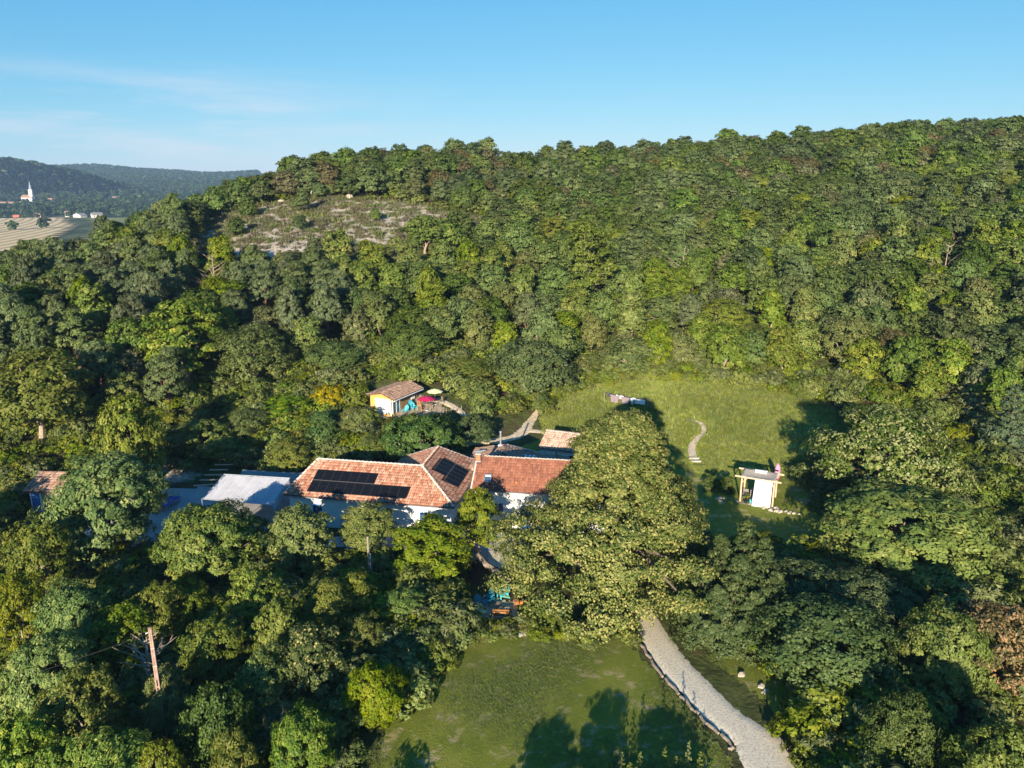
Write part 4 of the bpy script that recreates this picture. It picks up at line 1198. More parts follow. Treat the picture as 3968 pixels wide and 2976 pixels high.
def garden_test(x, y):
    leftside = (x < -2.5) & (y < 61) | (x < -3) & (y > 75) & (y < 104) | (x < -44)
    rightside = (x > 16.5) & (y < 70) & ~((x < 33) & (y > 60)) | (x > 31) & (y < 104)
    mid = (x > -6) & (x < 12) & (y > 84) & (y < 112)
    return (leftside | rightside | mid) & free(x, y) & (y < np.interp(x, EDGE_X, EDGE_Y) + 3)
p, a, s, i = bush_points(6200, -62, 75, 26, 112, garden_test, 0.5, 1.45, 6)
scatter('garden_thicket', p, a, s, i, bush_meshes, 'thicket of shrubs filling the gaps between the garden trees', 'shrubs')
p, a, s, i = bush_points(1500, 4, 48, 96, 112, lambda x, y: (y > np.interp(x, [4, 8.5, 13, 20, 30, 36, 41, 43, 48], [97.5, 100.3, 104, 105, 103.3, 100.2, 95.5, 90, 86])) & (y < np.interp(x, EDGE_X, EDGE_Y) + 4), 0.35, 1.0, 16)
scatter('meadow_brambles', p, a, s, i, bush_meshes, 'brambles and saplings along the top of the meadow', 'brambles')
# low planting along the top of the lawn, under the linden
p, a, s, i = bush_points(420, -5, 9.5, 43, 52, lambda x, y: (y > 46.6 - 0.1 * x + 0.5 * np.sin(x * 2)) & (y < 50.5) & ~((x > -3.9) & (x < 0.6) & (y > 48.6)) & ~in_poly(x, y, DRIVE_POLY), 0.22, 0.55, 8)
scatter('flower_bed', p, a, s, i, bush_meshes, 'low mixed planting between the lawn and the great linden', 'flower bed')

# scrub on the bare limestone
def tuft_mesh(seed, n, h, spread, w, mat, lean=0.35, tilt=0.5):
    r = np.random.default_rng(seed)
    base = np.column_stack([r.normal(0, spread, n), r.normal(0, spread, n), np.zeros(n) - 0.02])
    ang = r.uniform(0, 6.28, n)
    hh = h * r.uniform(0.5, 1.15, n)
    ln_ = r.normal(0, lean, (n, 2)) * hh[:, None]
    side = np.column_stack([np.cos(ang), np.sin(ang), np.zeros(n)]) * w
    mid = base + np.column_stack([ln_ * 0.4, hh * 0.6]); tip = base + np.column_stack([ln_, hh])
    V = np.stack([base - side, base + side, mid + side * .8, mid - side * .8, tip + side * .15, tip - side * .15], 1).reshape(-1, 3)
    o_ = np.arange(n)[:, None] * 6
    Q = np.concatenate([o_ + np.array([0, 1, 2, 3]), o_ + np.array([3, 2, 4, 5])])
    t_ = r.uniform(0, 1, n)
    me = mesh_quads('tuft', V, Q, np.concatenate([t_, t_]))
    me.materials.append(LM[mat])
    return me
r = np.random.default_rng(12)
x = r.uniform(-75, 12, 9000); y = r.uniform(138, 178, 9000)
k = (chalk(x, y) > 0.2) & (r.random(9000) < 0.32)
x, y = x[k], y[k]
scatter('dry_scrub', np.column_stack([x, y, H(x, y) - .05]), r.uniform(0, 6.28, len(x)), r.uniform(0.6, 1.6, len(x)), r.integers(0, 3, len(x)),
        [tuft_mesh(1, 40, 0.55, 0.34, 0.05, 'scrub', 0.7), tuft_mesh(2, 34, 0.4, 0.4, 0.06, 'scrub', 0.9), tuft_mesh(3, 40, 0.6, 0.35, 0.06, 'willow', 0.7)], 'dry scrub dotting the bare limestone slope', 'scrub')
# tall meadow grass
r = np.random.default_rng(14)
n = 42000
x = r.uniform(2, 48, n); y = r.uniform(75, 111, n)
k = in_poly(x, y, MEADOW)
pathd = np.min(np.hypot(x[:, None] - np.interp(np.linspace(0, 7, 60), np.arange(8), [21.2, 21.3, 21.7, 22.7, 23.9, 24.3, 23.9, 22.6])[None], y[:, None] - np.interp(np.linspace(0, 7, 60), np.arange(8), [80.2, 82.2, 84.3, 86.1, 87.6, 89.4, 90.7, 91.4])[None]), axis=1)
k &= (pathd > 0.75) & ~((x > 12.5) & (x < 18.6) & (np.abs(y - (97.6 - (x - 12.7) * 0.66)) < 0.8) & (r.random(n) < 0.7))
tall = np.array([low_noise(a_ * 3.1, b_ * 2.7) for a_, b_ in zip(x, y)])
k &= r.random(n) < 0.35 + 0.65 * tall
x, y, tall = x[k], y[k], tall[k]
scatter('meadow_grass', np.column_stack([x, y, H(x, y) + .03]), r.uniform(0, 6.28, len(x)), r.uniform(0.5, 1.1, len(x)) * (0.5 + 0.7 * tall) * np.where(y < 84, 0.6, 1), r.integers(0, 3, len(x)),
        [tuft_mesh(21, 26, 0.6, 0.16, 0.022, 'grass', 0.3), tuft_mesh(22, 22, 0.75, 0.18, 0.022, 'grass', 0.4), tuft_mesh(23, 26, 0.45, 0.2, 0.03, 'grass', 0.6)], 'tall sunlit grass of the rough meadow', 'grass')
r = np.random.default_rng(15)
n = 46000
x = r.uniform(-10, 20, n); y = r.uniform(29, 49, n)
vg = [(13.2, 44.5), (14.5, 42.5), (15.6, 39.5), (16.0, 36), (19, 36), (18.5, 42), (17, 46)]
k = (in_poly(x, y, LAWN) | in_poly(x, y, vg)) & ~in_poly(x, y, [(9.0, 47.6), (9.6, 43.5), (11.4, 38.6), (12.4, 34), (13, 29), (17, 29), (15.7, 37), (13, 44), (11.5, 48)])
x, y = x[k], y[k]
edge = np.array([low_noise(a_ * 5, b_ * 5) for a_, b_ in zip(x, y)])
scatter('lawn_grass', np.column_stack([x, y, H(x, y) + .03]), r.uniform(0, 6.28, len(x)), r.uniform(0.4, 1.0, len(x)) * (0.4 + 0.8 * edge), r.integers(0, 2, len(x)),
        [tuft_mesh(31, 16, 0.10, 0.10, 0.012, 'lawngrass', 0.7), tuft_mesh(32, 14, 0.14, 0.11, 0.014, 'lawngrass', 0.8)], 'short clumpy grass of the lawn', 'grass')

# ---------------------------------------------------------------- buildings
def prism(mb, poly, z0, z1):
    n = len(poly)
    V = [(x, y, z0) for x, y in poly] + [(x, y, z1) for x, y in poly]
    F = [tuple(range(n))[::-1], tuple(range(n, 2 * n))] + [(i, (i + 1) % n, (i + 1) % n + n, i + n) for i in range(n)]
    return mb.add(V, F)

def slab(mb, poly3, th):
    n = len(poly3)
    V = [tuple(p) for p in poly3] + [(p[0], p[1], p[2] - th) for p in poly3]
    F = [tuple(range(n)), tuple(range(n, 2 * n))[::-1]] + [(i + n, (i + 1) % n + n, (i + 1) % n, i) for i in range(n)]
    return mb.add(V, F)

def canal_tile(w, l):
    V, F = [], []
    A = [math.pi * (0.04 + 0.92 * i / 4) for i in range(5)]
    for (y, r, h, z) in ((0, w * 0.52, 0.50, 0.045), (l, w * 0.42, 0.42, 0.0)):
        for a in A:
            V.append((-math.cos(a) * r, y, math.sin(a) * r * h * 1.9 + z))
    for a in A:
        V.append((-math.cos(a) * w * 0.43, 0.0, math.sin(a) * w * 0.40 + 0.035))
    for i in range(4):
        F.append((i, i + 1, i + 6, i + 5))
        F.append((i + 1, i, i + 10, i + 11))
    return V, F

def flat_tile(w, l):
    prof = [(-.5, .0), (-.42, .03), (-.30, .03), (-.24, .006), (.22, .006), (.30, .02), (.5, .02)]
    V = [(x * w, 0, z + .045) for x, z in prof] + [(x * w, l, z) for x, z in prof] + [(x * w, 0, .0) for x, z in prof]
    n = len(prof); F = []
    for i in range(n - 1):
        F.append((i, i + 1, i + 1 + n, i + n)); F.append((i + 1, i, i + 2 * n, i + 1 + 2 * n))
    return V, F

def tile_mesh(name, VF, mat):
    me = mesh_from(name, *VF)
    me.polygons.foreach_set('use_smooth', [len(me.polygons) > 0] * len(me.polygons))
    a = me.attributes.new('tint', 'FLOAT', 'FACE')
    a.data.foreach_set('value', [0.0] * len(me.polygons))
    me.materials.append(mat)
    return me

def tile_roof(house, roof, planes, VF, mat, w, row, nmax, seed, tname, holes=(), lift=0.02, stagger=0.0):
    """lay tiles on the planes (each a list of points, the first two along the eave): the nearest nmax as single parts, the others joined"""
    r = np.random.default_rng(seed)
    Mw = np.array(house.matrix_basis)
    allt = []
    for pi, poly in enumerate(planes):
        P = np.array(poly, float)
        U = P[1] - P[0]; L = np.linalg.norm(U); U /= L
        Nn = np.cross(P[1] - P[0], P[2] - P[0]); Nn /= np.linalg.norm(Nn)
        if Nn[2] < 0: Nn = -Nn; 
        Vv = np.cross(Nn, U)
        if Vv[2] < 0: U = -U; Vv = np.cross(Nn, U)
        uv = [((p - P[0]) @ U, (p - P[0]) @ Vv) for p in P]
        us = [q[0] for q in uv]; vs_ = [q[1] for q in uv]
        vrow = np.arange(min(vs_) - 0.06, max(vs_), row)
        for j, v in enumerate(vrow):
            for u in np.arange(min(us) + w * .5 + stagger * w * ((j * 0.37) % 1), max(us), w):
                if not in_poly(np.array([u]), np.array([max(v + row * .5, 0.02)]), uv)[0]: continue
                c_ = P[0] + U * u + Vv * v + Nn * lift
                if any(in_poly(np.array([c_[0]]), np.array([c_[1]]), h)[0] for h in holes): continue
                ja = r.normal(0, 0.02)
                R_ = np.column_stack([U * math.cos(ja) + Vv * math.sin(ja), Vv * math.cos(ja) - U * math.sin(ja), Nn])
                allt.append((c_ + U * r.normal(0, .008) + Nn * abs(r.normal(0, .008)), R_))
    def dist(t):
        q = Mw[:3, :3] @ t[0] + Mw[:3, 3] - np.array([0, 0, 31.0])
        return q @ q
    allt.sort(key=dist)
    me = tile_mesh(tname, VF, mat)
    from mathutils import Matrix
    for (c_, R_) in allt[:nmax]:
        o = link(tname, me, roof)
        m4 = np.eye(4); m4[:3, :3] = R_; m4[:3, 3] = c_
        o.matrix_local = Matrix(m4.tolist())
    rest = allt[nmax:]
    if rest:
        V0 = np.array(VF[0]); F0 = np.array(VF[1])
        V = np.concatenate([V0 @ R_.T + c_ for c_, R_ in rest])
        F = np.concatenate([F0 + i * len(V0) for i in range(len(rest))])
        tt = np.repeat(r.random(len(rest)), len(F0))
        mj = mesh_quads(tname + '_field', V, F, tt)
        mj.polygons.foreach_set('use_smooth', np.ones(len(F), dtype=bool))
        mj.materials.append(mat)
        tag(link(tname + '_field', mj, roof), kind='stuff')
    return len(allt)

def ridge_line(roof, a, b, mat, w=0.26, l=0.42, seed=1, name='ridge_tile', me=None):
    from mathutils import Matrix
    r = np.random.default_rng(seed)
    a, b = np.array(a, float), np.array(b, float)
    d = b - a; L = np.linalg.norm(d); d /= L
    up = np.array([0, 0, 1.0]); s = np.cross(d, up); s /= np.linalg.norm(s); u = np.cross(s, d)
    me = me or tile_mesh(name, canal_tile(w, l * 1.15), mat)
    for i in range(int(L / l) + 1):
        m4 = np.eye(4); m4[:3, :3] = np.column_stack([s, d, u]); m4[:3, 3] = a + d * min(i * l, L - l * .4) + u * (0.03 + r.normal(0, .006))
        o = link(name, me, roof); o.matrix_local = Matrix(m4.tolist())
    return me

def framed_window(parent, c, w, h, rz=0.0, frame=M['white_paint'], pane=M['glass'], t=0.07):
    """window standing in a vertical wall facing local -y before rotation"""
    f = MB()
    for (cx_, cz_, sx, sz) in ((0, h / 2, w + t, t), (0, -h / 2, w + t, t), (-w / 2, 0, t, h - t), (w / 2, 0, t, h - t), (0, 0, t * .7, h - t)):
        f.box((cx_, 0, cz_), (sx, .10, sz))
    o = f.build('window', frame, parent, loc=c, rot=(0, 0, rz))
    MB().box((0, .02, 0), (w - t * .5, .03, h - t * .5)).build('pane', pane, o)
    return o

# ---- farmhouse, left part: hipped L-shaped roof of canal tiles with solar panels
fh = thing('farmhouse', 'long white farmhouse with hipped orange tile roof and black solar panels', 'house', (-5.28, 62.39, 0), rad(-10.4))
bpy.context.view_layer.update()
ze, zr = 3.2, 5.2
A_, B_, C_, D_, E_, F_ = (-16.8, 0, ze), (0, 0, ze), (0, 11.6, ze), (-8.8, 11.6, ze), (-8.8, 9.2, ze), (-16.8, 9.2, ze)
Lr, R1, R2 = (-15.2, 4.6, zr), (-4.4, 4.6, zr), (-4.4, 10.3, zr)
w_ = MB(); prism(w_, [(-16.4, .45), (-.45, .45), (-.45, 11.2), (-8.4, 11.2), (-8.4, 8.8), (-16.4, 8.8)], -0.3, 3.16)
w_.build('wall', M['white_wall'], fh)
rf = MB()
planes = [[A_, B_, R1, Lr], [B_, C_, R2, R1], [D_, E_, R1, R2], [F_, A_, Lr], [C_, D_, R2], [E_, F_, Lr, R1]]
for p_ in planes: slab(rf, p_, 0.12)
roof = rf.build('roof', M['slab'], fh)
holes = [[(-14.55, .5), (-4.8, .5), (-4.8, 1.75), (-8.35, 1.8), (-8.35, 3.15), (-14.55, 3.15)], [(-3.3, 4.7), (-2.0, 4.7), (-2.0, 3.7), (-.6, 3.7), (-.6, 8.1), (-3.3, 8.1)]]
tile_roof(fh, roof, planes, canal_tile(.205, .46), M['canal'], .205, .36, 300, 5, 'roof_tile', holes)
rm = None
for i, (a, b_) in enumerate([(Lr, R1), (A_, Lr), (B_, R1), (R1, R2), (C_, R2), (D_, R2)]):
    rm = ridge_line(roof, a, b_, M['mortar'], seed=i, me=rm)
# valley flashing between the back slopes
MB().bar((-8.75, 9.15, ze + .05), (-4.5, 4.7, zr + .02), .25, .03).build('valley_gutter', M['zinc'], roof)
def solar(parent, u0, v0, du, dv, P0, U, Vv, Nn, mesh):
    from mathutils import Matrix
    m4 = np.eye(4); m4[:3, :3] = np.column_stack([U, Vv, Nn]); m4[:3, 3] = P0 + U * u0 + Vv * v0 + Nn * 0.17
    o = link('solar_panel', mesh[0], parent); o.matrix_local = Matrix(m4.tolist())
    link('frame', mesh[1], o)
    return o
def solar_meshes(w, h):
    g = MB(); g.box((w / 2, h / 2, 0), (w - .05, h - .05, .03))
    f = MB()
    for (cx_, cy_, sx, sy) in ((w / 2, .012, w, .025), (w / 2, h - .012, w, .025), (.012, h / 2, .025, h - .05), (w - .012, h / 2, .025, h - .05)):
        f.box((cx_, cy_, 0.0), (sx, sy, .045))
    f.box((w / 2, h / 2, .017), (w - .05, .008, .004))
    gm = mesh_from('solar_panel', g.V, g.F); gm.materials.append(M['panel'])
    fm = mesh_from('frame', f.V, f.F); fm.materials.append(surfaces_dark)
    return gm, fm
surfaces_dark = surf('black_anodised', [(0.3, (0.02, 0.02, 0.024)), (0.7, (0.035, 0.033, 0.036))], 4, rough=0.4, bump=0)
def plane_axes(p0, p1, p2):
    p0, p1, p2 = map(lambda q: np.array(q, float), (p0, p1, p2))
    U = (p1 - p0) / np.linalg.norm(p1 - p0); Nn = np.cross(p1 - p0, p2 - p0); Nn /= np.linalg.norm(Nn)
    if Nn[2] < 0: Nn = -Nn
    return p0, U, np.cross(Nn, U), Nn
P0, U, Vv, Nn = plane_axes(A_, B_, R1)
cs = math.hypot(1, 2 / 4.6)
pw = 9.8 / 11
sm = solar_meshes(pw - .012, 1.33 * cs)
for i in range(11): solar(fh, 16.8 - 14.55 + i * pw, .46 * cs, 0, 0, P0, U, Vv, Nn, sm)
for i in range(7): solar(fh, 16.8 - 14.55 + i * pw, 1.83 * cs, 0, 0, P0, U, Vv, Nn, sm)
MB().box((7 * pw / 2 - 14.55, 1.815, 0), (7 * pw, .035, .05)).build('mounting_rail', M['rail'], fh, loc=(0, 0, ze + 1.815 * 2 / 4.6 + .18))
P0, U, Vv, Nn = plane_axes(B_, C_, R1)
cs2 = math.hypot(1, 2 / 4.4); ph = 4.4 / 5
sm2 = solar_meshes(ph - .012, 1.32 * cs2)
for i in range(5): solar(fh, 3.7 + i * ph, .65 * cs2, 0, 0, P0, U, Vv, Nn, sm2)
for i in range(4): solar(fh, 4.62 + i * ph, 2.0 * cs2, 0, 0, P0, U, Vv, Nn, sm2)
q_ = MB().bar((-1.985, 4.6, ze + 1.985 * 2 / 4.4 + .2), (-1.985, 8.1, ze + 1.985 * 2 / 4.4 + .2), .03, .03)
q_.build('mounting_rail', M['rail'], fh)
v_ = MB()
for (a, b_) in ((-8.05, 2.15), (-8.05, 2.45), (-7.8, 2.3)): v_.box((a, b_, ze + b_ * .4348 + .12), (.14, .14, .12))
v_.build('roof_vent', M['zinc'], fh)
MB().bar((-16.6, -.04, 3.10), (-.1, -.04, 3.10), .11, .09).build('gutter', M['zinc'], fh)
for sx in (-13.6, -9.0, -3.0):
    framed_window(fh, (sx, .42, 1.7), .8, 1.1, 0, M['bluedoor'])

# ---- farmhouse, right part: steeper red tile roof, chimney, skylight
rh = thing('red_roofed_house', 'white house with plain red tile roof and small skylight', 'house', (-3.32, 65.02, 0), rad(-8.6))
bpy.context.view_layer.update()
zE, zR = 4.0, 6.0
w_ = MB(); prism(w_, [(-.25, .2), (12.2, .2), (12.2, 6.1), (-.25, 6.1)], -.3, 3.97)
prism(w_, [(-.25, 2.6), (12.2, 2.6), (12.2, 3.9), (-.25, 3.9)], 3.97, 5.5)
w_.build('wall', M['white_wall'], rh)
a0, a1, a2, a3 = (-.5, -.2, zE - .02), (12.5, -.2, zE - .02), (12.5, 3.2, zR), (-.5, 3.2, zR)
b0, b1 = (12.5, 6.5, zE - .02), (-.5, 6.5, zE - .02)
rf = MB(); slab(rf, [a0, a1, a2, a3], .12); slab(rf, [a2, b0, b1, a3], .12)
roof2 = rf.build('roof', M['slab'], rh)
sk = [(.55, .45), (1.25, .45), (1.25, 1.3), (.55, 1.3)]
tile_roof(rh, roof2, [[a0, a1, a2, a3], [b0, b1, a3, a2]], flat_tile(.262, .44), M['redtile'], .262, .34, 300, 6, 'flat_tile', [sk, [(-.62, 2.3), (.1, 2.3), (.1, 4), (-.62, 4)]], lift=.012)
ridge_line(roof2, (0.15, 3.2, zR + .03), (12.4, 3.2, zR + .03), M['mortar'], .22, .36, seed=9)
vg_ = MB().bar((-.52, -.2, zE + .04), (-.52, 2.3, zE + 1.51), .14, .10)
vg_.build('mortar_verge', M['mortar'], rh)
ch = MB(); ch.box((-.38, 2.95, 5.65), (.42, .5, 1.5)); chim = ch.build('chimney', M['brick'], rh)
MB().box((-.38, 2.95, 6.44), (.54, .62, .07)).build('chimney_cap', M['mortar'], chim)
MB().box((-.38, 2.62, 5.5), (.60, .02, .5)).build('flashing', M['zinc'], chim)
sl_ = 2.02 / 3.4
f = MB()
th = math.atan(sl_)
for (sx, sy, px_, py_) in ((.66, .08, 0, -.42), (.66, .08, 0, .42), (.08, .76, -.29, 0), (.08, .76, .29, 0)):
    f.box((px_, py_, 0), (sx, sy, .12))
swin = f.build('skylight', M['zinc'], rh, loc=(.9, .88, zE + 1.08 * sl_ + .09), rot=(th, 0, 0))
MB().box((0, 0, .01), (.50, .76, .04)).build('pane', M['glass'], swin)
MB().box((0, .24, .05), (.5, .18, .03)).build('blind', M['white_paint'], swin)
MB().bar((-.4, -.28, zE - .12), (12.4, -.28, zE - .12), .12, .1).build('gutter', M['zinc'], rh)
MB().tube([(3.7, .6, zE + .42), (3.7, .55, zE + .72)], [.09, .09], 8).build('vent_pipe', M['orange'], rh)
framed_window(rh, (2.0, .18, 1.9), .9, 1.2, 0, M['bluedoor'])
MB().box((4.6, .17, 1.0), (1.0, .08, 2.1)).build('door', M['bluedoor'], rh)
framed_window(rh, (8.5, .18, 1.9), .9, 1.2, 0, M['bluedoor'])

# ---- low annexe with old tiles behind the red roof
ax = thing('annexe', 'low annexe with worn brown tiles and steel flue behind the red roof', 'building', (-4.6, 71.6, 0), rad(-9))
bpy.context.view_layer.update()
w_ = MB(); prism(w_, [(.1, .1), (6.9, .1), (6.2, 6.2), (-.2, 6.6)], -.2, 3.3); w_.build('wall', M['stone_wall'], ax)
g0, g1, g2, g3 = (-.3, -.4, 3.45), (7.2, -.3, 3.3), (6.5, 6.5, 3.2), (-.5, 6.9, 3.2)
ap, aq = (3.3, 4.3, 4.75), (3.1, 1.4, 4.75)
pl = [[g0, g1, aq], [g1, g2, ap, aq], [g2, g3, ap], [g3, g0, aq, ap]]
rf = MB()
for p_ in pl: slab(rf, p_, .1)
roof3 = rf.build('roof', M['slab'], ax)
tile_roof(ax, roof3, pl, canal_tile(.2, .44), M['oldtile'], .2, .34, 200, 7, 'old_roof_tile')
m_ = ridge_line(roof3, ap, aq, M['oldtile'], seed=3)
ridge_line(roof3, g2, ap, M['mortar'], seed=4); ridge_line(roof3, g1, aq, M['oldtile'], seed=5, me=m_)
MB().tube([(2.75, 4.2, 4.4), (2.75, 4.2, 6.15)], [.10, .10], 10).tube([(2.75, 4.2, 6.2), (2.75, 4.2, 6.28)], [.17, .15], 10).build('flue', M['zinc'], ax)
MB().box((2.75, 4.2, 4.72), (.5, .45, .1)).build('flue_base', M['white_paint'], ax)
MB().bar((.1, 3.6, 4.1), (1.2, 3.7, 4.25), .35, .06).build('flashing', M['zinc'], ax)
for i in range(3):
    pz = thing('flower_pot', ['white flower pot at the left on the wall behind the red ridge', 'middle white flower pot on the wall behind the red ridge', 'white flower pot at the right on the wall behind the red ridge'][i], 'pot', (1.45 + i * .42, 73.1 - .06 * i, 3.98))
    MB().tube([(0, 0, 0), (0, 0, .28), (0, 0, .30)], [.11, .17, .15], 10).build('bowl', M['white_paint'], pz)
    MB().tube([(0, 0, .26), (.02, 0, .40), (0, 0, .46)], [.13, .16, .05], 7).build('plant', M['sheet_white'], pz)
cw = thing('courtyard_wall', 'rough stone courtyard wall between annexe and stone shed', 'wall', (1.7, 76.0, .0), rad(-10))
MB().box((1.0, 2.6, 1.25), (3.4, .35, 2.7)).box((-.2, -2.4, 1.95), (3.0, .3, 3.9)).build('masonry', M['stone_wall'], cw)
MB().box((-.2, -2.4, 3.94), (3.1, .36, .07)).build('coping', M['mortar'], cw)
for i, (x, y) in enumerate([(.2, 2.6), (1.0, 2.6), (1.9, 2.6), (2.5, 2.6)]):
    MB().tube([(0, 0, -.1), (.03, 0, .12), (0, .02, .26)], [.22, .24, .10], 7).build('cap_stone', M['rock'], cw, loc=(x, y, 2.65))

# ---- stone shed
sh = thing('stone_shed', 'stone shed with weathered pinkish tile lean-to roof and dark door', 'shed', (2.99, 79.86, .6), rad(-21.5))
bpy.context.view_layer.update()
w_ = MB(); w_.add([(.2, .25, -.6), (8.2, .25, -.6), (8.2, 2.5, -.6), (.2, 2.5, -.6), (.2, .25, 2.1), (8.2, .25, 2.1), (8.2, 2.5, 3.2), (.2, 2.5, 3.2)],
                  [(3, 2, 1, 0), (4, 5, 6, 7), (0, 1, 5, 4), (1, 2, 6, 5), (2, 3, 7, 6), (3, 0, 4, 7)])
w_.build('wall', M['stone_wall'], sh)
MB().box((4.2, .235, 1.85), (8.0, .04, .5)).build('white_band', M['white_wall'], sh)
s0, s1, s2, s3 = (0, 0, 2.2), (8.5, 0, 2.2), (8.5, 2.75, 3.4), (0, 2.75, 3.4)
rf = MB(); slab(rf, [s0, s1, s2, s3], .12); roof4 = rf.build('roof', M['slab'], sh)
tile_roof(sh, roof4, [[s0, s1, s2, s3]], canal_tile(.235, .46), M['greytile'], .235, .36, 300, 8, 'weathered_tile')
ridge_line(roof4, (0, 2.78, 3.42), (8.5, 2.78, 3.42), M['mortar'], .26, .4, seed=2)
MB().box((4.05, .2, .75), (.62, .1, 1.9)).build('door', M['dark'], sh)
MB().box((3.6, .21, .7), (.22, .08, 1.9)).box((4.5, .21, .7), (.22, .08, 1.9)).build('door_jamb', M['rock'], sh)
MB().tube([(2.1, .16, 1.95), (2.1, .16, -.3)], [.05, .05], 6).build('downpipe', M['zinc'], sh)
MB().bar((0, -.05, 2.13), (8.5, -.05, 2.13), .1, .08).build('gutter', M['zinc'], sh)

# ---- little hut at the left edge
hut = thing('hut', 'little hut with dark rusty tile roof and blue door at left', 'hut', (-48.2, 68.3, 0), rad(-3))
bpy.context.view_layer.update()
prism(MB(), [(0, 0)] * 3, 0, 0)
w_ = MB(); w_.add([(.1, .15, -.2), (3.6, .15, -.2), (3.6, 2.2, -.2), (.1, 2.2, -.2), (.1, .15, 2.3), (3.6, .15, 2.3), (3.6, 2.2, 3.1), (.1, 2.2, 3.1)],
                  [(3, 2, 1, 0), (4, 5, 6, 7), (0, 1, 5, 4), (1, 2, 6, 5), (2, 3, 7, 6), (3, 0, 4, 7)])
w_.build('wall', M['greywood'], hut)
s0, s1, s2, s3 = (-.3, -.15, 2.35), (3.9, -.15, 2.35), (3.9, 2.4, 3.35), (-.3, 2.4, 3.35)
rf = MB(); slab(rf, [s0, s1, s2, s3], .1); roof5 = rf.build('roof', M['slab'], hut)
tile_roof(hut, roof5, [[s0, s1, s2, s3]], canal_tile(.22, .46), M['oldtile'], .22, .36, 160, 9, 'rusty_tile')
d_ = MB().box((.75, .12, 1.0), (.95, .06, 2.2)).build('door', M['bluedoor'], hut)
MB().box((.25, .1, 1.0), (.1, .1, 2.2)).box((1.25, .1, 1.0), (.1, .1, 2.2)).build('door_frame', M['white_paint'], hut)
sg = thing('warning_sign', 'orange triangular sign in the shade left of the hut', 'sign', (-50.2, 69.4, 0))
MB().tube([(0, 0, -.2), (0, 0, 1.0)], [.025, .025], 6).build('post', M['zinc'], sg)
MB().add([(-.5, -.03, .55), (.5, -.03, .55), (0, -.03, 1.35), (-.5, .03, .55), (.5, .03, .55), (0, .03, 1.35)], [(0, 1, 2), (5, 4, 3), (0, 3, 4, 1), (1, 4, 5, 2), (2, 5, 3, 0)]).build('panel', M['orange'], sg)

# ---- yellow garden cabin on its terrace
CBX = -26.3
cb = thing('cabin', 'small ochre cabin with brown tile gable roof and white sliding doors', 'cabin', (-14.65, 86.02, 5.0), rad(CBX))
bpy.context.view_layer.update()
w_ = MB(); w_.add([(-3.1, 0, -.8), (0, 0, -.8), (0, 5.7, -.8), (-3.1, 5.7, -.8), (-3.1, 0, 2.0), (0, 0, 1.98), (0, 5.7, 1.98), (-3.1, 5.7, 2.0), (-1.15, 0, 2.42), (-1.15, 5.7, 2.42)],
                  [(3, 2, 1, 0), (0, 1, 5, 8, 4), (1, 2, 6, 5), (2, 3, 7, 9, 6), (3, 0, 4, 7), (5, 6, 9, 8), (8, 9, 7, 4)])
w_.build('wall', M['ochre'], cb)
MB().box((.03, 3.85, 1.0), (.05, 3.6, 1.95)).build('side_cladding', M['browncladding'], cb)
r0, r1, r2, r3 = (.72, -.4, 1.88), (.72, 6.0, 1.88), (-1.15, 6.0, 2.55), (-1.15, -.4, 2.55)
r4, r5 = (-3.4, 6.0, 2.1), (-3.4, -.4, 2.1)
rf = MB(); slab(rf, [r0, r1, r2, r3], .1); slab(rf, [r4, r5, r3, r2], .1)
roof6 = rf.build('roof', M['slab'], cb)
tile_roof(cb, roof6, [[r0, r1, r2, r3], [r4, r5, r3, r2]], canal_tile(.19, .42), M['oldtile'], .19, .33, 300, 11, 'brown_tile')
ridge_line(roof6, r3, r2, M['oldtile'], seed=2)
MB().bar((.78, -.35, 1.80), (.78, 5.95, 1.80), .1, .09).build('gutter', M['white_paint'], cb)
MB().bar((.74, -.38, 1.74), (.05, -.1, 1.6), .07, .07).tube([(.03, -.1, 1.6), (.03, -.1, -.3)], [.045, .045], 6).build('downpipe', M['white_paint'], cb)
for i, x in enumerate((-1.78, -.68)):
    d_ = MB().box((x, -.05, .85), (1.08, .06, 1.85)).build('sliding_door', M['white_paint'], cb)
    MB().box((x + .45, -.10, .85), (.03, .04, .5)).build('handle', M['zinc'], d_)
for y in (.55, 1.3):
    g_ = MB().box((.06, y, .85), (.05, .62, 1.8)).build('glass_door', M['glass'], cb)
    MB().box((.07, y - .35, .85), (.08, .1, 1.86)).box((.07, y + .35, .85), (.08, .08, 1.86)).build('frame', M['white_paint'], g_)
framed_window(cb, (.1, 4.5, 1.15), .6, .65, rad(90))
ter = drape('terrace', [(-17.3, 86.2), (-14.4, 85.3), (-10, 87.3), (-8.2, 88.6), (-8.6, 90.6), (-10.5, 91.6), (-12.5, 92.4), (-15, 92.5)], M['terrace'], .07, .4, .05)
tag(ter, 'gravel terrace in front of the ochre cabin')

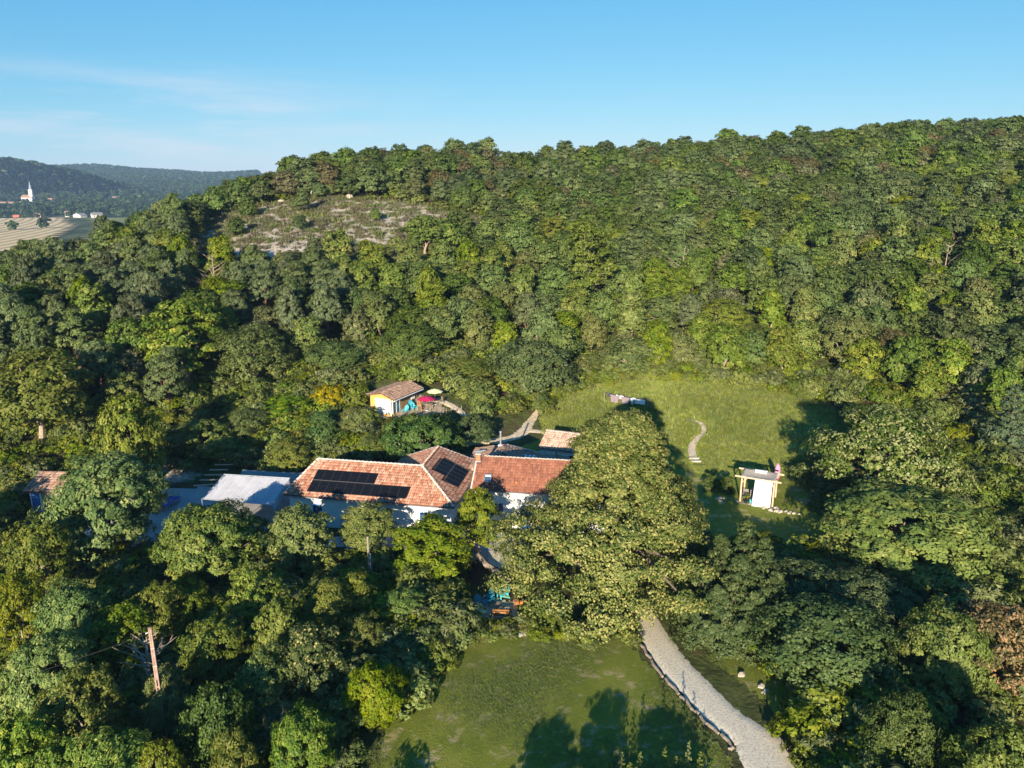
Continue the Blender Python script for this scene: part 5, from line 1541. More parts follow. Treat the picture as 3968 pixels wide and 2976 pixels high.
# ---------------------------------------------------------------- furniture and small things
def adirondack(name, label, loc, rz, mat, s=0.86, group='plastic armchairs'):
    o = thing(name, label, 'chair', loc, rz, group)
    o.scale = (s, s, s)
    b_ = MB()
    for i in range(6):
        x = -.26 + i * .104; hgt = .86 - abs(i - 2.5) ** 2 * .035
        b_.bar((x * .8, .28, .28), (x * 1.1, .28 + hgt * .42, .28 + hgt * .86), .095, .03)
    b_.build('backrest', mat, o)
    s_ = MB()
    for i in range(6): s_.box((0, -.30 + i * .115, .40 - i * .022), (.56, .10, .03), rx=-.19)
    s_.build('seat', mat, o)
    for sx in (-1, 1):
        MB().box((sx * .36, -.02, .56), (.14, .78, .03)).build('armrest', mat, o)
        MB().bar((sx * .33, -.33, 0), (sx * .33, -.33, .55), .05, .10).build('leg', mat, o)
        MB().bar((sx * .33, .52, .0), (sx * .33, -.30, .40), .04, .10).bar((sx * .33, .33, .12), (sx * .33, .33, .55), .04, .08).build('leg', mat, o)
    return o
def wood_chair(name, label, loc, rz, mat, group='wooden terrace chairs'):
    o = thing(name, label, 'chair', loc, rz, group)
    MB().box((0, 0, .40), (.46, .46, .05)).build('seat', mat, o)
    b_ = MB()
    for i in range(5): b_.box((0, .23, .5 + i * .1), (.46, .03, .06))
    b_.build('backrest', mat, o)
    for sx in (-1, 1):
        for sy, h in ((-1, .6), (1, .96)):
            MB().bar((sx * .22, sy * .22, 0), (sx * .22, sy * .23, h), .045).build('leg', mat, o)
        MB().box((sx * .24, 0, .61), (.05, .5, .03)).build('armrest', mat, o)
    return o
def parasol(name, label, loc, top, r, mat, tilt=0.0, n=8):
    o = thing(name, label, 'parasol', loc, random.uniform(0, 1))
    V, F = [(0, 0, top)], []
    for ring, (f_, dz) in enumerate(((.5, .12), (1.0, .36))):
        for k in range(2 * n):
            a = math.pi * k / n
            rr = r * f_ * (1.0 if k % 2 == 0 else .95); z = top - dz * r * (1.0 if k % 2 == 0 else .86)
            V.append((math.cos(a) * rr, math.sin(a) * rr, z))
    m2 = 2 * n
    F = [(0, 1 + k, 1 + (k + 1) % m2) for k in range(m2)] + [(1 + k, 1 + m2 + k, 1 + m2 + (k + 1) % m2, 1 + (k + 1) % m2) for k in range(m2)]
    me = mesh_from('canopy', V, F)
    c_ = link('canopy', me, o, mat)
    c_.modifiers.new('thickness', 'SOLIDIFY').thickness = .015
    rb = MB()
    for k in range(n):
        a = 2 * math.pi * k / n
        rb.tube([(0, 0, top - .05), (math.cos(a) * r * .97, math.sin(a) * r * .97, top - .37 * r - .02)], [.008, .008], 4)
    rb.build('ribs', M['greywood'], o)
    MB().tube([(0, 0, 0), (0, 0, top + .08)], [.022, .02], 8).build('pole', M['greywood'], o)
    MB().tube([(0, 0, 0), (0, 0, .08)], [.24, .22], 12).build('base', M['zinc'], o)
    return o
G = lambda x, y, d=.06: (x, y, hz(x, y) + d)
adirondack('garden_chair', 'turquoise armchair nearest the glass doors of the cabin', G(-13.15, 87.3), rad(-20), M['turquoise'])
adirondack('garden_chair', 'turquoise armchair farther from the glass doors, turned aside', G(-12.2, 88.2), rad(35), M['turquoise'])
adirondack('garden_chair', 'dark teal armchair half hidden between the two turquoise ones', G(-12.75, 88.6), rad(0), M['teal'])
wood_chair('wooden_chair', 'light wooden chair left of the crimson parasol', G(-11.5, 88.0), rad(10), M['wood'])
wood_chair('wooden_chair', 'orange-brown wooden chair against the cabin cladding', G(-11.6, 89.4), rad(-40), M['orangewood'])
wood_chair('wooden_chair', 'wooden chair under the lemon parasol', G(-9.1, 90.4), rad(-60), M['greywood'])
tb = thing('terrace_table', 'wooden table under the crimson parasol', 'table', G(-10.7, 88.9), rad(-20))
t_ = MB()
for i in range(7): t_.box((0, -.36 + i * .12, .66), (1.5, .11, .04))
t_.build('tabletop', M['greywood'], tb)
for sx in (-1, 1):
    for sy in (-1, 1): MB().bar((sx * .65, sy * .32, 0), (sx * .65, sy * .32, .64), .07).build('leg', M['greywood'], tb)
tb2 = thing('dining_table', 'grey table under the lemon parasol', 'table', G(-9.9, 90.3), rad(-20))
MB().box((0, 0, .66), (1.2, .7, .05)).build('tabletop', M['greywood'], tb2)
for sx in (-1, 1):
    for sy in (-1, 1): MB().bar((sx * .5, sy * .28, 0), (sx * .5, sy * .28, .64), .06).build('leg', M['greywood'], tb2)
parasol('parasol', 'crimson parasol on the cabin terrace', G(-10.65, 88.5), 1.85, 1.15, M['crimson'])
parasol('parasol', 'lemon yellow parasol behind the crimson one', G(-9.75, 90.1), 2.05, 1.05, M['lemon'])
# terrace fence
fn = thing('terrace_fence', 'low rustic fence of grey posts along the cabin terrace edge', 'fence', (0, 0, 0))
fpts = [(-16.6, 85.6), (-15.6, 85.4), (-14.6, 85.2), (-13.7, 85.6), (-12.8, 86.2), (-11.9, 86.7), (-11.1, 87.1), (-10.3, 87.4), (-9.6, 87.7), (-8.9, 88.1), (-8.2, 88.4), (-7.6, 88.8), (-7.0, 89.1), (-6.4, 89.4)]
for i, (x, y) in enumerate(fpts):
    z = hz(x, y)
    MB().tube([(x, y, z - .3), (x + random.uniform(-.03, .03), y, z + .75 + random.uniform(-.08, .12))], [.045, .04], 6).build('post', M['greywood'], fn)
    if i:
        x0_, y0_ = fpts[i - 1]
        MB().tube([(x0_, y0_, hz(x0_, y0_) + .5), (x, y, z + .5)], [.028, .028], 5).build('rail', M['greywood'], fn)

# ---- awning, second tarpaulin, table tennis, planks
aw = thing('awning', 'big white sloping awning on poles beside the farmhouse', 'awning', (0, 0, 0))
def cloth(name, c00, c10, c11, c01, mat, parent, n=22, sag=.12, seam=0, fold=.02, th=.012, seed=0):
    r = np.random.default_rng(seed)
    u = np.linspace(0, 1, n + 1); X, Y = np.meshgrid(u, u)
    c = [np.array(q, float) for q in (c00, c10, c11, c01)]
    P = ((1 - X) * (1 - Y))[..., None] * c[0] + (X * (1 - Y))[..., None] * c[1] + (X * Y)[..., None] * c[2] + ((1 - X) * Y)[..., None] * c[3]
    P[..., 2] -= sag * 4 * X * (1 - X) * (0.4 + 0.6 * 4 * Y * (1 - Y))
    P[..., 2] += fold * np.sin(X * 40 + 3 * np.sin(Y * 3)) * (0.3 + 0.7 * np.abs(Y - .5) * 2) + fold * .6 * np.sin(X * 17 + Y * 9)
    q = (np.arange(n)[:, None] * (n + 1) + np.arange(n)[None, :]).ravel()
    me = mesh_quads(name, P.reshape(-1, 3), np.stack([q, q + 1, q + n + 2, q + n + 1], 1))
    me.polygons.foreach_set('use_smooth', np.ones(n * n, dtype=bool))
    o = link(name, me, parent, mat)
    md = o.modifiers.new('thickness', 'SOLIDIFY'); md.thickness = th
    return o, P
tTL, tTR, tBL, tBR = (-28.8, 69.15, 3.8), (-21.9, 68.1, 3.8), (-30.05, 66.35, 2.35), (-22.8, 64.95, 2.35)
co, CPt = cloth('canvas', tBL, tBR, tTR, tTL, M['tarp_white'], aw, 40, .10, fold=.008)
for j in (5, 10, 14, 19, 23, 28, 32, 36):
    pts_ = [CPt[i, j] + np.array([0, 0, .025]) for i in range(0, 41, 4)]
    MB().tube(pts_, [.016] * len(pts_), 4).build('seam', M['white_paint'], co)
cloth('side_flap', tTR, (-21.75, 68.0, 3.25), (-22.5, 64.85, 1.75), tBR, M['tarp_white'], aw, 12, .0, fold=.01)
MB().tube([tTL, tTR], [.05, .05], 6).tube([tBL, tBR], [.04, .04], 6).build('frame_bar', M['zinc'], aw)
for q in (tTL, tTR, tBL, tBR, tuple((np.array(tBL) + np.array(tBR)) / 2)):
    MB().tube([(q[0], q[1] + .05, 0), (q[0], q[1] + .05, q[2])], [.045, .045], 6).build('pole', M['zinc'], aw)
tg = thing('grey_tarpaulin', 'grey-green tarpaulin stretched behind the white awning', 'tarpaulin', (0, 0, 0))
cloth('canvas', (-27.6, 69.5, 3.3), (-21.2, 68.6, 3.2), (-21.4, 71.4, 3.1), (-28.0, 72.2, 3.15), M['tarp_grey'], tg, 24, .22, fold=.03)
for q in ((-28.0, 72.2, 3.15), (-24.6, 71.8, 3.0), (-21.5, 71.3, 3.1)):
    MB().tube([(q[0], q[1], 0), (q[0], q[1], q[2])], [.045, .045], 6).build('pole', M['palewood'], tg)
tt = thing('table_tennis_table', 'blue table tennis table in the yard at left', 'table', (-34.85, 69.35, 0.05), rad(-10))
for s_ in (-1, 1):
    tp = MB().box((0, s_ * .66, .74), (1.4, 1.28, .04)).build('tabletop', M['blue'], tt)
    MB().box((0, s_ * .66, .764), (.02, 1.28, .004)).box((-.69, s_ * .66, .764), (.02, 1.28, .004)).box((.69, s_ * .66, .764), (.02, 1.28, .004)).build('white_line', M['white_paint'], tp)
    for sx in (-1, 1): MB().bar((sx * .55, s_ * 1.0, 0), (sx * .55, s_ * 1.0, .72), .05).build('leg', M['zinc'], tt)
MB().box((0, 0, .83), (1.55, .02, .14)).build('net', M['zinc'], tt)
for i in range(6):
    x, y = -32.6 + .14 * i, 72.9 + i * 1.05
    o = MB().box((0, 0, 0), (2.0, .16, .10), rz=rad(12 if i == 0 else 3)).build('plank', M['palewood'], None, loc=(x, y, hz(x, y) + .55))
    tag(o, 'grey plank beside the awning, %s up from the yard' % ords[i], 'plank', 'planks stacked up the bank')
rk_n = 0
def rock(x, y, s, label, seed, z=None, group=None, flat=.7):
    r = np.random.default_rng(seed)
    import bmesh
    bm = bmesh.new(); bmesh.ops.create_icosphere(bm, subdivisions=2, radius=1)
    sx, sy = r.uniform(.8, 1.3), r.uniform(.7, 1.1)
    for v in bm.verts:
        k = 1 + .16 * math.sin(v.co.x * 3 + seed) + .13 * math.sin(v.co.y * 4 + seed * 2) + r.normal(0, .05)
        v.co.x *= s * sx * k; v.co.y *= s * sy * k; v.co.z *= s * flat * k
    me = bpy.data.meshes.new('rock'); bm.to_mesh(me); bm.free()
    o = link('rock', me, None, M['rock'], (x, y, (hz(x, y) if z is None else z) + s * flat * .35), (0, 0, r.uniform(0, 6)))
    return tag(o, label, 'rock', group)
rock(-35.2, 71.6, .5, 'pale boulder behind the table tennis table', 3)
rock(-37.0, 72.0, .35, 'small pale stone behind and left of the table tennis table', 4)

# ---- poles and wires
def concrete_pole():
    x, y = -20.45, 36.9
    zb = hz(x, y)
    o = thing('utility_pole', 'reddish concrete utility pole with ladder-like recesses', 'pole', (x, y, zb), rad(14))
    Ht = 7.3 - zb
    a, m_ = MB(), MB()
    def wid(z): return .30 - .13 * z / Ht
    zsplit = Ht * .62
    for sx in (-1, 1):
        V = []
        for z in (-.4, Ht):
            w = wid(max(z, 0)); t = .075
            x0, x1 = sx * w / 2, sx * (w / 2 - t)
            V += [(x0, -.09, z), (x1, -.09, z), (x1, .09, z), (x0, .09, z)]
        a.add(V, [(0, 1, 2, 3), (7, 6, 5, 4), (0, 4, 5, 1), (1, 5, 6, 2), (2, 6, 7, 3), (3, 7, 4, 0)])
    a.build('flange', M['concrete'], o)
    w0, w1 = wid(zsplit), wid(Ht)
    m_.add([(-w0 / 2 + .07, -.07, zsplit), (w0 / 2 - .07, -.07, zsplit), (w0 / 2 - .07, .07, zsplit), (-w0 / 2 + .07, .07, zsplit),
            (-w1 / 2 + .07, -.07, Ht - .25), (w1 / 2 - .07, -.07, Ht - .25), (w1 / 2 - .07, .07, Ht - .25), (-w1 / 2 + .07, .07, Ht - .25)],
           [(3, 2, 1, 0), (4, 5, 6, 7), (0, 1, 5, 4), (1, 2, 6, 5), (2, 3, 7, 6), (3, 0, 4, 7)])
    m_.build('web', M['concrete'], o)
    z = .3
    while z < zsplit - .1:
        MB().box((0, 0, z), (wid(z) - .14, .14, .12)).build('rung', M['concrete'], o); z += .48
    MB().box((0, 0, Ht - .06), (.19, .18, .12)).build('cap', M['concrete'], o)
    for z in (Ht * .72, Ht * .85): MB().box((0, 0, z), (wid(z) + .02, .195, .03)).build('band', M['mortar'], o)
    MB().tube([(-.1, -.1, Ht - .3), (-.22, -.16, Ht - .3)], [.03, .05], 8).build('insulator', M['white_paint'], o)
    return x, y, 7.0
px_, py_, pz_ = concrete_pole()
wire = MB()
def sagline(mb, a, b_, sag, r=.012, n=14):
    a, b_ = np.array(a, float), np.array(b_, float)
    pts_ = [a + (b_ - a) * t - np.array([0, 0, sag * 4 * t * (1 - t)]) for t in np.linspace(0, 1, n)]
    mb.tube(pts_, [r] * n, 4)
w1 = MB(); sagline(w1, (px_ - .2, py_ - .15, pz_ - .1), (-46, 26, 5.0), .9, .014)
tag(w1.build('cable', M['cable']), 'cable running left from the concrete pole', 'cable')
wp = thing('wooden_pole', 'slim wooden pole with white conduit before the farmhouse', 'pole', (-11.75, 54.9, hz(-11.75, 54.9)))
MB().tube([(0, 0, -.3), (.02, 0, 4.1)], [.10, .085], 8).build('post', M['greywood'], wp)
MB().tube([(.17, -.05, .0), (.17, -.05, 2.6)], [.04, .04], 8).build('conduit', M['white_paint'], wp)
MB().box((.1, -.05, 1.0), (.2, .1, .05)).box((.1, -.05, 2.2), (.2, .1, .05)).build('bracket', M['zinc'], wp)

# ---- patio by the linden
pt = drape('patio', [(-3.3, 48.4), (-3.5, 50.2), (-2.9, 51.5), (-1.2, 52.4), (.4, 51.5), (.8, 49.4), (-.4, 48.3)], M['path'], .06, .3, .05)
tag(pt, 'gravel patio at the foot of the linden')
adirondack('garden_chair', 'dark teal armchair at the back of the patio by the linden', G(-1.85, 51.3), rad(-35), M['teal'], .95)
adirondack('garden_chair', 'dark teal armchair behind the lime green chair on the patio', G(-2.45, 50.6), rad(30), M['teal'], .95)
adirondack('garden_chair', 'blue armchair half hidden under the linden edge', G(-.75, 52.2), rad(-60), M['turquoise'], .95)
lc = thing('metal_chair', 'pale lime green chair at the front of the patio', 'chair', G(-2.2, 49.5), rad(55))
MB().box((0, 0, .42), (.5, .46, .03)).build('seat', M['lime'], lc)
l_ = MB()
for i in range(4): l_.bar((-.18 + i * .12, .24, .46), (-.18 + i * .12, .34, .86), .05, .02)
l_.bar((-.25, .34, .88), (.25, .34, .88), .05); l_.build('backrest', M['lime'], lc)
for sx in (-1, 1):
    MB().tube([(sx * .27, -.26, 0), (sx * .25, -.22, .42), (sx * .28, -.2, .64), (sx * .28, .2, .66)], [.025] * 4, 6).build('leg', M['lime'], lc)
    MB().tube([(sx * .27, .34, 0), (sx * .25, .22, .42), (sx * .25, .34, .9)], [.025] * 3, 6).build('leg', M['lime'], lc)
bn = thing('timber_bench', 'low orange timber bench on the patio', 'bench', G(-.95, 49.5), rad(-4))
b_ = MB()
for i in range(2): b_.box((.1, -.1 + i * .28, .42), (1.25, .16, .06))
b_.build('seat', M['orangewood'], bn)
for sx in (-.5, .68): MB().box((sx, .04, .2), (.10, .5, .4)).build('leg', M['orangewood'], bn)
for i, (x, y, rz, L) in enumerate([(-1.3, 50.4, 72, 1.9), (-.7, 48.85, -12, 1.9), (-2.3, 48.85, 4, 1.2)]):
    o = MB().box((0, 0, .1), (L, .32, .22)).build('railway_sleeper', M['greywood'], None, loc=G(x, y, .04), rot=(0, 0, rad(rz)))
    tag(o, ['weathered sleeper between the teal chairs and the bench', 'weathered sleeper in front of the orange bench', 'short weathered sleeper in front of the lime chair'][i], 'sleeper')
pk = thing('paving', 'reddish boards laid under the orange bench', 'decking', G(-.7, 50.0, .03), rad(-6))
for i in range(6): MB().box((0, -.4 + i * .17, .04), (1.3, .155, .05)).build('board', M['wood'], pk)
po = thing('round_pot', 'round terracotta pot at the left end of the patio', 'pot', G(-3.25, 49.6))
MB().tube([(0, 0, 0), (0, 0, .2), (0, 0, .42), (0, 0, .55)], [.2, .36, .38, .27], 14, cap=False).build('bowl', M['terracotta'], po, smooth=True)
MB().tube([(0, 0, .46), (0, 0, .5)], [.25, .25], 12).build('soil', M['greywood'], po)
for i, (x, y, lab) in enumerate([(.35, 47.6, 'terracotta pots by the flower bed, lower right of the patio'), (.3, 51.1, 'rusty terracotta pot right of the teal chairs')]):
    po = thing('flower_pot', lab, 'pot', G(x, y))
    MB().tube([(0, 0, 0), (0, 0, .34)], [.14, .22], 12).tube([(0, 0, .34), (0, 0, .4)], [.24, .24], 12).build('bowl', M['terracotta'], po)
    MB().box((.3, .1, .12), (.5, .2, .22), rz=.6).build('trough', M['orange'], po)
for i, (x, y, s) in enumerate([(-3.0, 48.5, .22), (-3.3, 48.9, .16), (-1.6, 47.75, .3), (-1.0, 47.5, .28), (.5, 47.1, .3), (.9, 47.15, .24), (2.2, 47.2, .2), (3.4, 47.4, .26), (-2.6, 48.0, .2), (4.6, 47.5, .2)]):
    rock(x, y, s, 'limestone edging stone of the flower bed, %s from left' % ords[[0, 1, 2, 3, 4, 5, 6, 7, 8, 9][sorted(range(10), key=lambda k: [-3.0, -3.3, -1.6, -1.0, .5, .9, 2.2, 3.4, -2.6, 4.6][k]).index(i)]], 20 + i, group='edging stones of the flower bed')
# broken curved trunk above the patio, with the gravel heap behind
ft = thing('broken_trunk', 'splintered trunk with a long curved limb lying towards the linden', 'trunk', (-3.2, 58.4, hz(-3.2, 58.4)))
MB().tube([(-.6, 2.0, 1.9), (-.3, 1.0, 1.0), (.2, 0, .55), (1.0, -1.4, .35), (2.1, -2.6, .25), (3.3, -3.6, .2)], [.10, .22, .26, .27, .24, .16], 8).build('limb', M['palebark'], ft)
MB().tube([(-.5, .6, -.2), (-.5, .8, 1.3), (-.6, .9, 2.6)], [.3, .24, .14], 8).build('stump', M['palebark'], ft)
for i, (x, y, h) in enumerate([(-.66, .85, 3.1), (-.5, .95, 2.95), (-.1, 1.0, 2.2)]): MB().tube([(x, y, 1.0), (x - .03, y, h)], [.1, .015], 5).build('splinter', M['palewood'], ft)
import_gravel = drape('gravel_heap', [(-2.4, 57.2), (-2.2, 60.2), (-.4, 60.4), (1.2, 58.4), (1.4, 56.2), (-.4, 56.4)], M['gravel'], .10, .3, .08)
tag(import_gravel, 'pale gravel patch behind the broken trunk')

# ---- log edging and stones along the drive
for i in range(8):
    k0, k1 = int(8 + i * 8), int(16 + i * 8)
    if k1 >= len(DC): break
    pts_ = []
    for k in np.linspace(k0, k1 - .4, 4).astype(int):
        q = DC[k, :2] - DN[k] * (DC[k, 2] / 2 + .08 + .08 * math.sin(k * 1.3)) * (1 if DN[k][0] > 0 else -1)
        pts_.append((q[0], q[1], hz(q[0], q[1]) + .09))
    o = MB().tube(pts_, [.10, .11, .10, .09], 7).build('edging_log', M['greywood'])
    tag(o, 'edging log along the left side of the gravel drive, %s down from the linden' % ords[i], 'log', 'edging logs of the drive')
for i, (x, y, s) in enumerate([(15.2, 42.4, .3), (16.1, 41.2, .24), (16.3, 40.8, .17), (16.0, 40.6, .13)]):
    rock(x, y, s, ['white stone under the edge of the conifer', 'largest white stone on the verge by the dark oak', 'middle white stone on the verge by the dark oak', 'smallest white stone on the verge by the dark oak'][i], 60 + i)

# ---- pergola
pg = thing('pergola', 'timber garden pergola with beige sail roof and white curtain', 'pergola', (23.49, 70.52, .38), rad(-26))
for (x, y) in ((0, 0), (3.15, 0), (0, 2.35), (3.15, 2.35)):
    MB().box((x, y, 1.2), (.15, .15, 2.7)).build('post', M['palewood'], pg)
for y in (-.02, 2.37): MB().box((1.55, y, 2.62), (4.5, .09, .16)).build('beam', M['palewood'], pg)
for x in (0, 3.15): MB().box((x, 1.18, 2.47), (.08, 2.9, .13)).build('cross_beam', M['palewood'], pg)
for (x, sx) in ((0, 1), (3.15, -1)): MB().bar((x, 0, 2.0), (x + sx * .5, 0, 2.5), .07).build('brace', M['palewood'], pg)
c_, _ = cloth('shade_sail', (-.05, -.1, 2.74), (3.25, -.1, 2.74), (3.25, 2.2, 2.78), (-.05, 2.2, 2.78), M['sail'], pg, 18, .20, fold=.012)
c2, _ = cloth('sail_patch', (1.0, 1.75, 2.66), (2.1, 1.75, 2.66), (2.2, 2.3, 2.82), (.9, 2.3, 2.82), M['sheet_white'], pg, 8, .03, fold=.006)
c3, _ = cloth('curtain', (1.22, -.75, -.35), (2.98, -.55, -.25), (2.98, -.08, 2.55), (1.3, -.08, 2.55), M['sheet_white'], pg, 24, .0, fold=.0)
dk = MB()
for i in range(10): MB().box((1.6, -.35 + i * .3, -.12), (3.9, .285, .12)).build('deck_board', M['greywood'], pg)
for i in range(2):
    o = wood_chair('striped_chair', ['striped chair at the left inside the pergola', 'striped chair beside the curtain inside the pergola'][i], (24.2 + i * .75, 71.2 - i * .25, .33), rad(-26 + 30 * i), M['cloth_dark'], 'striped chairs in the pergola')
pl_ = thing('potted_plant', 'leafy plant in dark pot at the front left of the pergola', 'plant', (23.95, 70.15, .33))
MB().tube([(0, 0, 0), (0, 0, .3)], [.17, .24], 12).build('pot', M['dark'], pl_)
q_ = np.random.default_rng(3); V_, Q_, T_, _b = clump_leaves(q_, np.array([(0, 0, .55, .36), (.1, 0, .75, .25)]), 6, 16, .16, .09)
me_ = mesh_quads('foliage', V_, Q_, T_); me_.materials.append(LM['bright']); link('foliage', me_, pl_)
bk = thing('bucket', 'turquoise bucket beside the potted plant in the pergola', 'bucket', (24.4, 70.0, .33))
MB().tube([(0, 0, 0), (0, 0, .32)], [.12, .16], 12, cap=False).tube([(0, 0, .02), (0, 0, .03)], [.12, .12], 12).build('body', M['turquoise'], bk)
MB().tube([(-.16, 0, .31), (-.1, 0, .45), (.1, 0, .45), (.16, 0, .31)], [.008] * 4, 5).build('handle', M['zinc'], bk)
pkz = hz(28.6, 74.6)
pp = thing('folded_parasol', 'folded pink parasol standing behind the pergola', 'parasol', (28.6, 74.6, pkz))
MB().tube([(0, 0, 0), (0, 0, 2.3)], [.03, .03], 6).build('pole', M['palewood'], pp)
MB().tube([(0, 0, .75), (0, 0, 1.0), (0, 0, 1.5), (0, 0, 2.0), (0, 0, 2.25)], [.30, .30, .30, .24, .05], 10).build('canopy', M['pink'], pp, smooth=True)
MB().tube([(0, 0, .5), (0, 0, .74)], [.26, .29], 10).build('canopy_hem', M['magenta'], pp)
rr_ = np.random.default_rng(66)
for i in range(24):
    x = rr_.uniform(20.4, 28.6); y = 72.0 - (x - 21.0) * .49 - rr_.uniform(.25, 1.5)
    rock(x, y, rr_.uniform(.12, .30), 'limestone block in the dry-stone bank before the pergola', 100 + i, group='stones of the pergola bank')
for i, (x, y, h) in enumerate([(20.9, 73.4, 1.7), (21.5, 73.1, 1.9), (22.1, 72.9, 1.6), (22.6, 72.5, 2.0), (23.0, 72.6, 1.8)]):
    q_ = np.random.default_rng(400 + i)
    lob_ = [(q_.normal(0, .2), q_.normal(0, .2), .15 + h * t, .36 * (1.15 - .6 * t)) for t in np.linspace(0, .9, 9)]
    V_, Q_, T_, _b = clump_leaves(q_, np.array(lob_), 7, 14, .18, .09, 1.1, .6)
    V_[:, 2] *= h / V_[:, 2].max()
    me_ = mesh_quads('foliage', V_, Q_, T_); me_.materials.append(LM['thuja'])
    o = thing('thuja_shrub', 'bright green thuja left of the pergola, %s from left' % ords[i], 'shrub', (x, y, hz(x, y)), 0, 'thujas beside the pergola')
    link('foliage', me_, o)
    MB().tube([(0, 0, -.2), (0, 0, h * .8)], [.06, .02], 6).build('stem', M['bark'], o)

# ---- washing line and laundry
p1, p2 = np.array([12.7, 97.6]), np.array([18.0, 94.1])
z1, z2 = hz(*p1), hz(*p2)
wlh = 1.55
cl = thing('washing_line', 'washing line on two grey posts in the meadow', 'washing line', (*p1, z1))
d12 = p2 - p1
for k, (q, z) in enumerate(((p1, z1), (p2, z2))):
    b_ = MB().tube([(q[0] - p1[0], q[1] - p1[1], z - z1 - .3), (q[0] - p1[0], q[1] - p1[1], z - z1 + wlh)], [.05, .045], 7).build('post', M['greywood'], cl)
    MB().bar((q[0] - p1[0] - .15, q[1] - p1[1] - .25, z - z1 + wlh - .06), (q[0] - p1[0] + .15, q[1] - p1[1] + .25, z - z1 + wlh - .06), .06).build('crossarm', M['greywood'], cl)
nrm_ = np.array([d12[1], -d12[0]]) / np.linalg.norm(d12)
for off in (-.2, .2):
    wl_ = MB(); a_ = np.append(nrm_ * off, wlh - .04); e_ = np.append(d12 + nrm_ * off, z2 - z1 + wlh - .04)
    sagline(wl_, a_, e_, .10, .008); wl_.build('line', M['zinc'], cl)
laundry = [(.05, .13, .55, 'sheet_dark', -.2, 'dark garment at the left end of the washing line', 'towel'), (.14, .36, 1.05, 'sheet_grey', .2, 'mauve-grey bedsheet at the left of the washing line', 'bedsheet'),
           (.255, .31, .3, 'sheet_white', -.2, 'small white cloth peeping over the left grey sheet', 'towel'), (.34, .43, .5, 'sheet_white', -.2, 'white cloth hanging between the two grey sheets', 'towel'),
           (.40, .60, .98, 'sheet_grey', .2, 'mauve-grey bedsheet in the middle of the washing line', 'bedsheet'), (.62, .705, .85, 'sheet_blue', .2, 'pale blue towel on the washing line', 'towel'),
           (.64, .72, .35, 'sheet_white', -.2, 'small white cloth behind the pale blue towel', 'towel'), (.715, .955, .66, 'sheet_white', .2, 'large white sheet at the right end of the washing line', 'bedsheet'),
           (.80, .94, .4, 'sheet_dark', -.2, 'dark socks row behind the large white sheet', 'towel')]
for i, (f0, f1, L, mt, off, lab, nm) in enumerate(laundry):
    def pt_(f, drop):
        z = (z1 + wlh - .05) * (1 - f) + (z2 + wlh - .05) * f - .10 * 4 * f * (1 - f)
        q = p1 + d12 * f + nrm_ * off
        return (q[0], q[1], z - drop)
    inset = .02 if L > .8 else 0
    o, _ = cloth(nm, pt_(f0 + inset, L), pt_(f1 - inset, L * .97), pt_(f1, 0), pt_(f0, 0), M[mt], None, 12, .02, fold=.01, th=.008)
    me = o.data
    co_ = np.empty(len(me.vertices) * 3, np.float32); me.vertices.foreach_get('co', co_); co_ = co_.reshape(-1, 3)
    drop = np.clip((co_[:, 2].max() - co_[:, 2]), 0, 2)
    co_[:, :2] += nrm_ * (0.05 * np.sin(co_[:, 0] * 14)[:, None] * drop[:, None])
    me.vertices.foreach_set('co', co_.ravel())
    tag(o, lab, nm, 'laundry on the washing line')
# sleepers on the ground below and steps of the meadow path
for i, (x, y, L, rz) in enumerate([(14.0, 95.9, 2.2, -33), (16.3, 94.2, 2.4, -33)]):
    tag(MB().box((0, 0, .06), (L, .22, .14)).build('timber_sleeper', M['palewood'], None, loc=G(x, y, .05), rot=(0, 0, rad(rz))), ['timber sleeper on the grass below the left grey sheet', 'timber sleeper on the grass below the right end of the washing'][i], 'sleeper')
for i, y in enumerate((80.5, 81.3)):
    tag(MB().box((0, 0, .08), (1.15, .34, .18)).build('stone_step', M['rock'], None, loc=G(21.25, y, .02), rot=(0, 0, rad(-3))), ['lower pale step at the foot of the meadow path', 'upper pale step at the foot of the meadow path'][i], 'step')
# boulders on the knoll and in the garden
for i, (x, y, s, lab) in enumerate([(-51.5, 170, .8, 'large pale boulder at the left top of the bare knoll'), (-43, 173, .8, 'pale rock outcrop under the oaks in the middle of the knoll'), (-45.5, 175, 1.0, 'tall pale rock among the oaks of the knoll'),
                               (-36, 169, .8, 'slanting limestone slab right of the bright shrub on the knoll'), (-20, 171, .6, 'pale rock at the right end of the bare slope'), (-11.5, 168, .6, 'small rock in the bushes right of the bare slope')]):
    rock(x, y, s, lab, 200 + i, flat=.8)

# ---------------------------------------------------------------- the valley beyond
m, nt, out = new_mat('stubble')
pos = N(nt, 'ShaderNodeNewGeometry').outputs['Position']
sep = N(nt, 'ShaderNodeSeparateXYZ'); nt.links.new(pos, sep.inputs[0])
cmb = N(nt, 'ShaderNodeCombineXYZ')
yy = math_n(nt, 'MULTIPLY', sep.outputs['Y'], 0.00055)
nt.links.new(math_n(nt, 'ADD', sep.outputs['X'], math_n(nt, 'MULTIPLY', math_n(nt, 'MULTIPLY', sep.outputs['Y'], yy), 0.55)), cmb.inputs['X'])
wv = N(nt, 'ShaderNodeTexWave', wave_type='BANDS', bands_direction='X')
wv.inputs['Scale'].default_value = 0.030; wv.inputs['Distortion'].default_value = 0.6; wv.inputs['Detail'].default_value = 2
nt.links.new(cmb.outputs[0], wv.inputs['Vector'])
c = ramp(nt, [(0.0, (0.80, 0.57, 0.27)), (0.55, (0.72, 0.50, 0.23)), (0.8, (0.46, 0.32, 0.14)), (1.0, (0.43, 0.30, 0.13))], wv.outputs['Fac'])
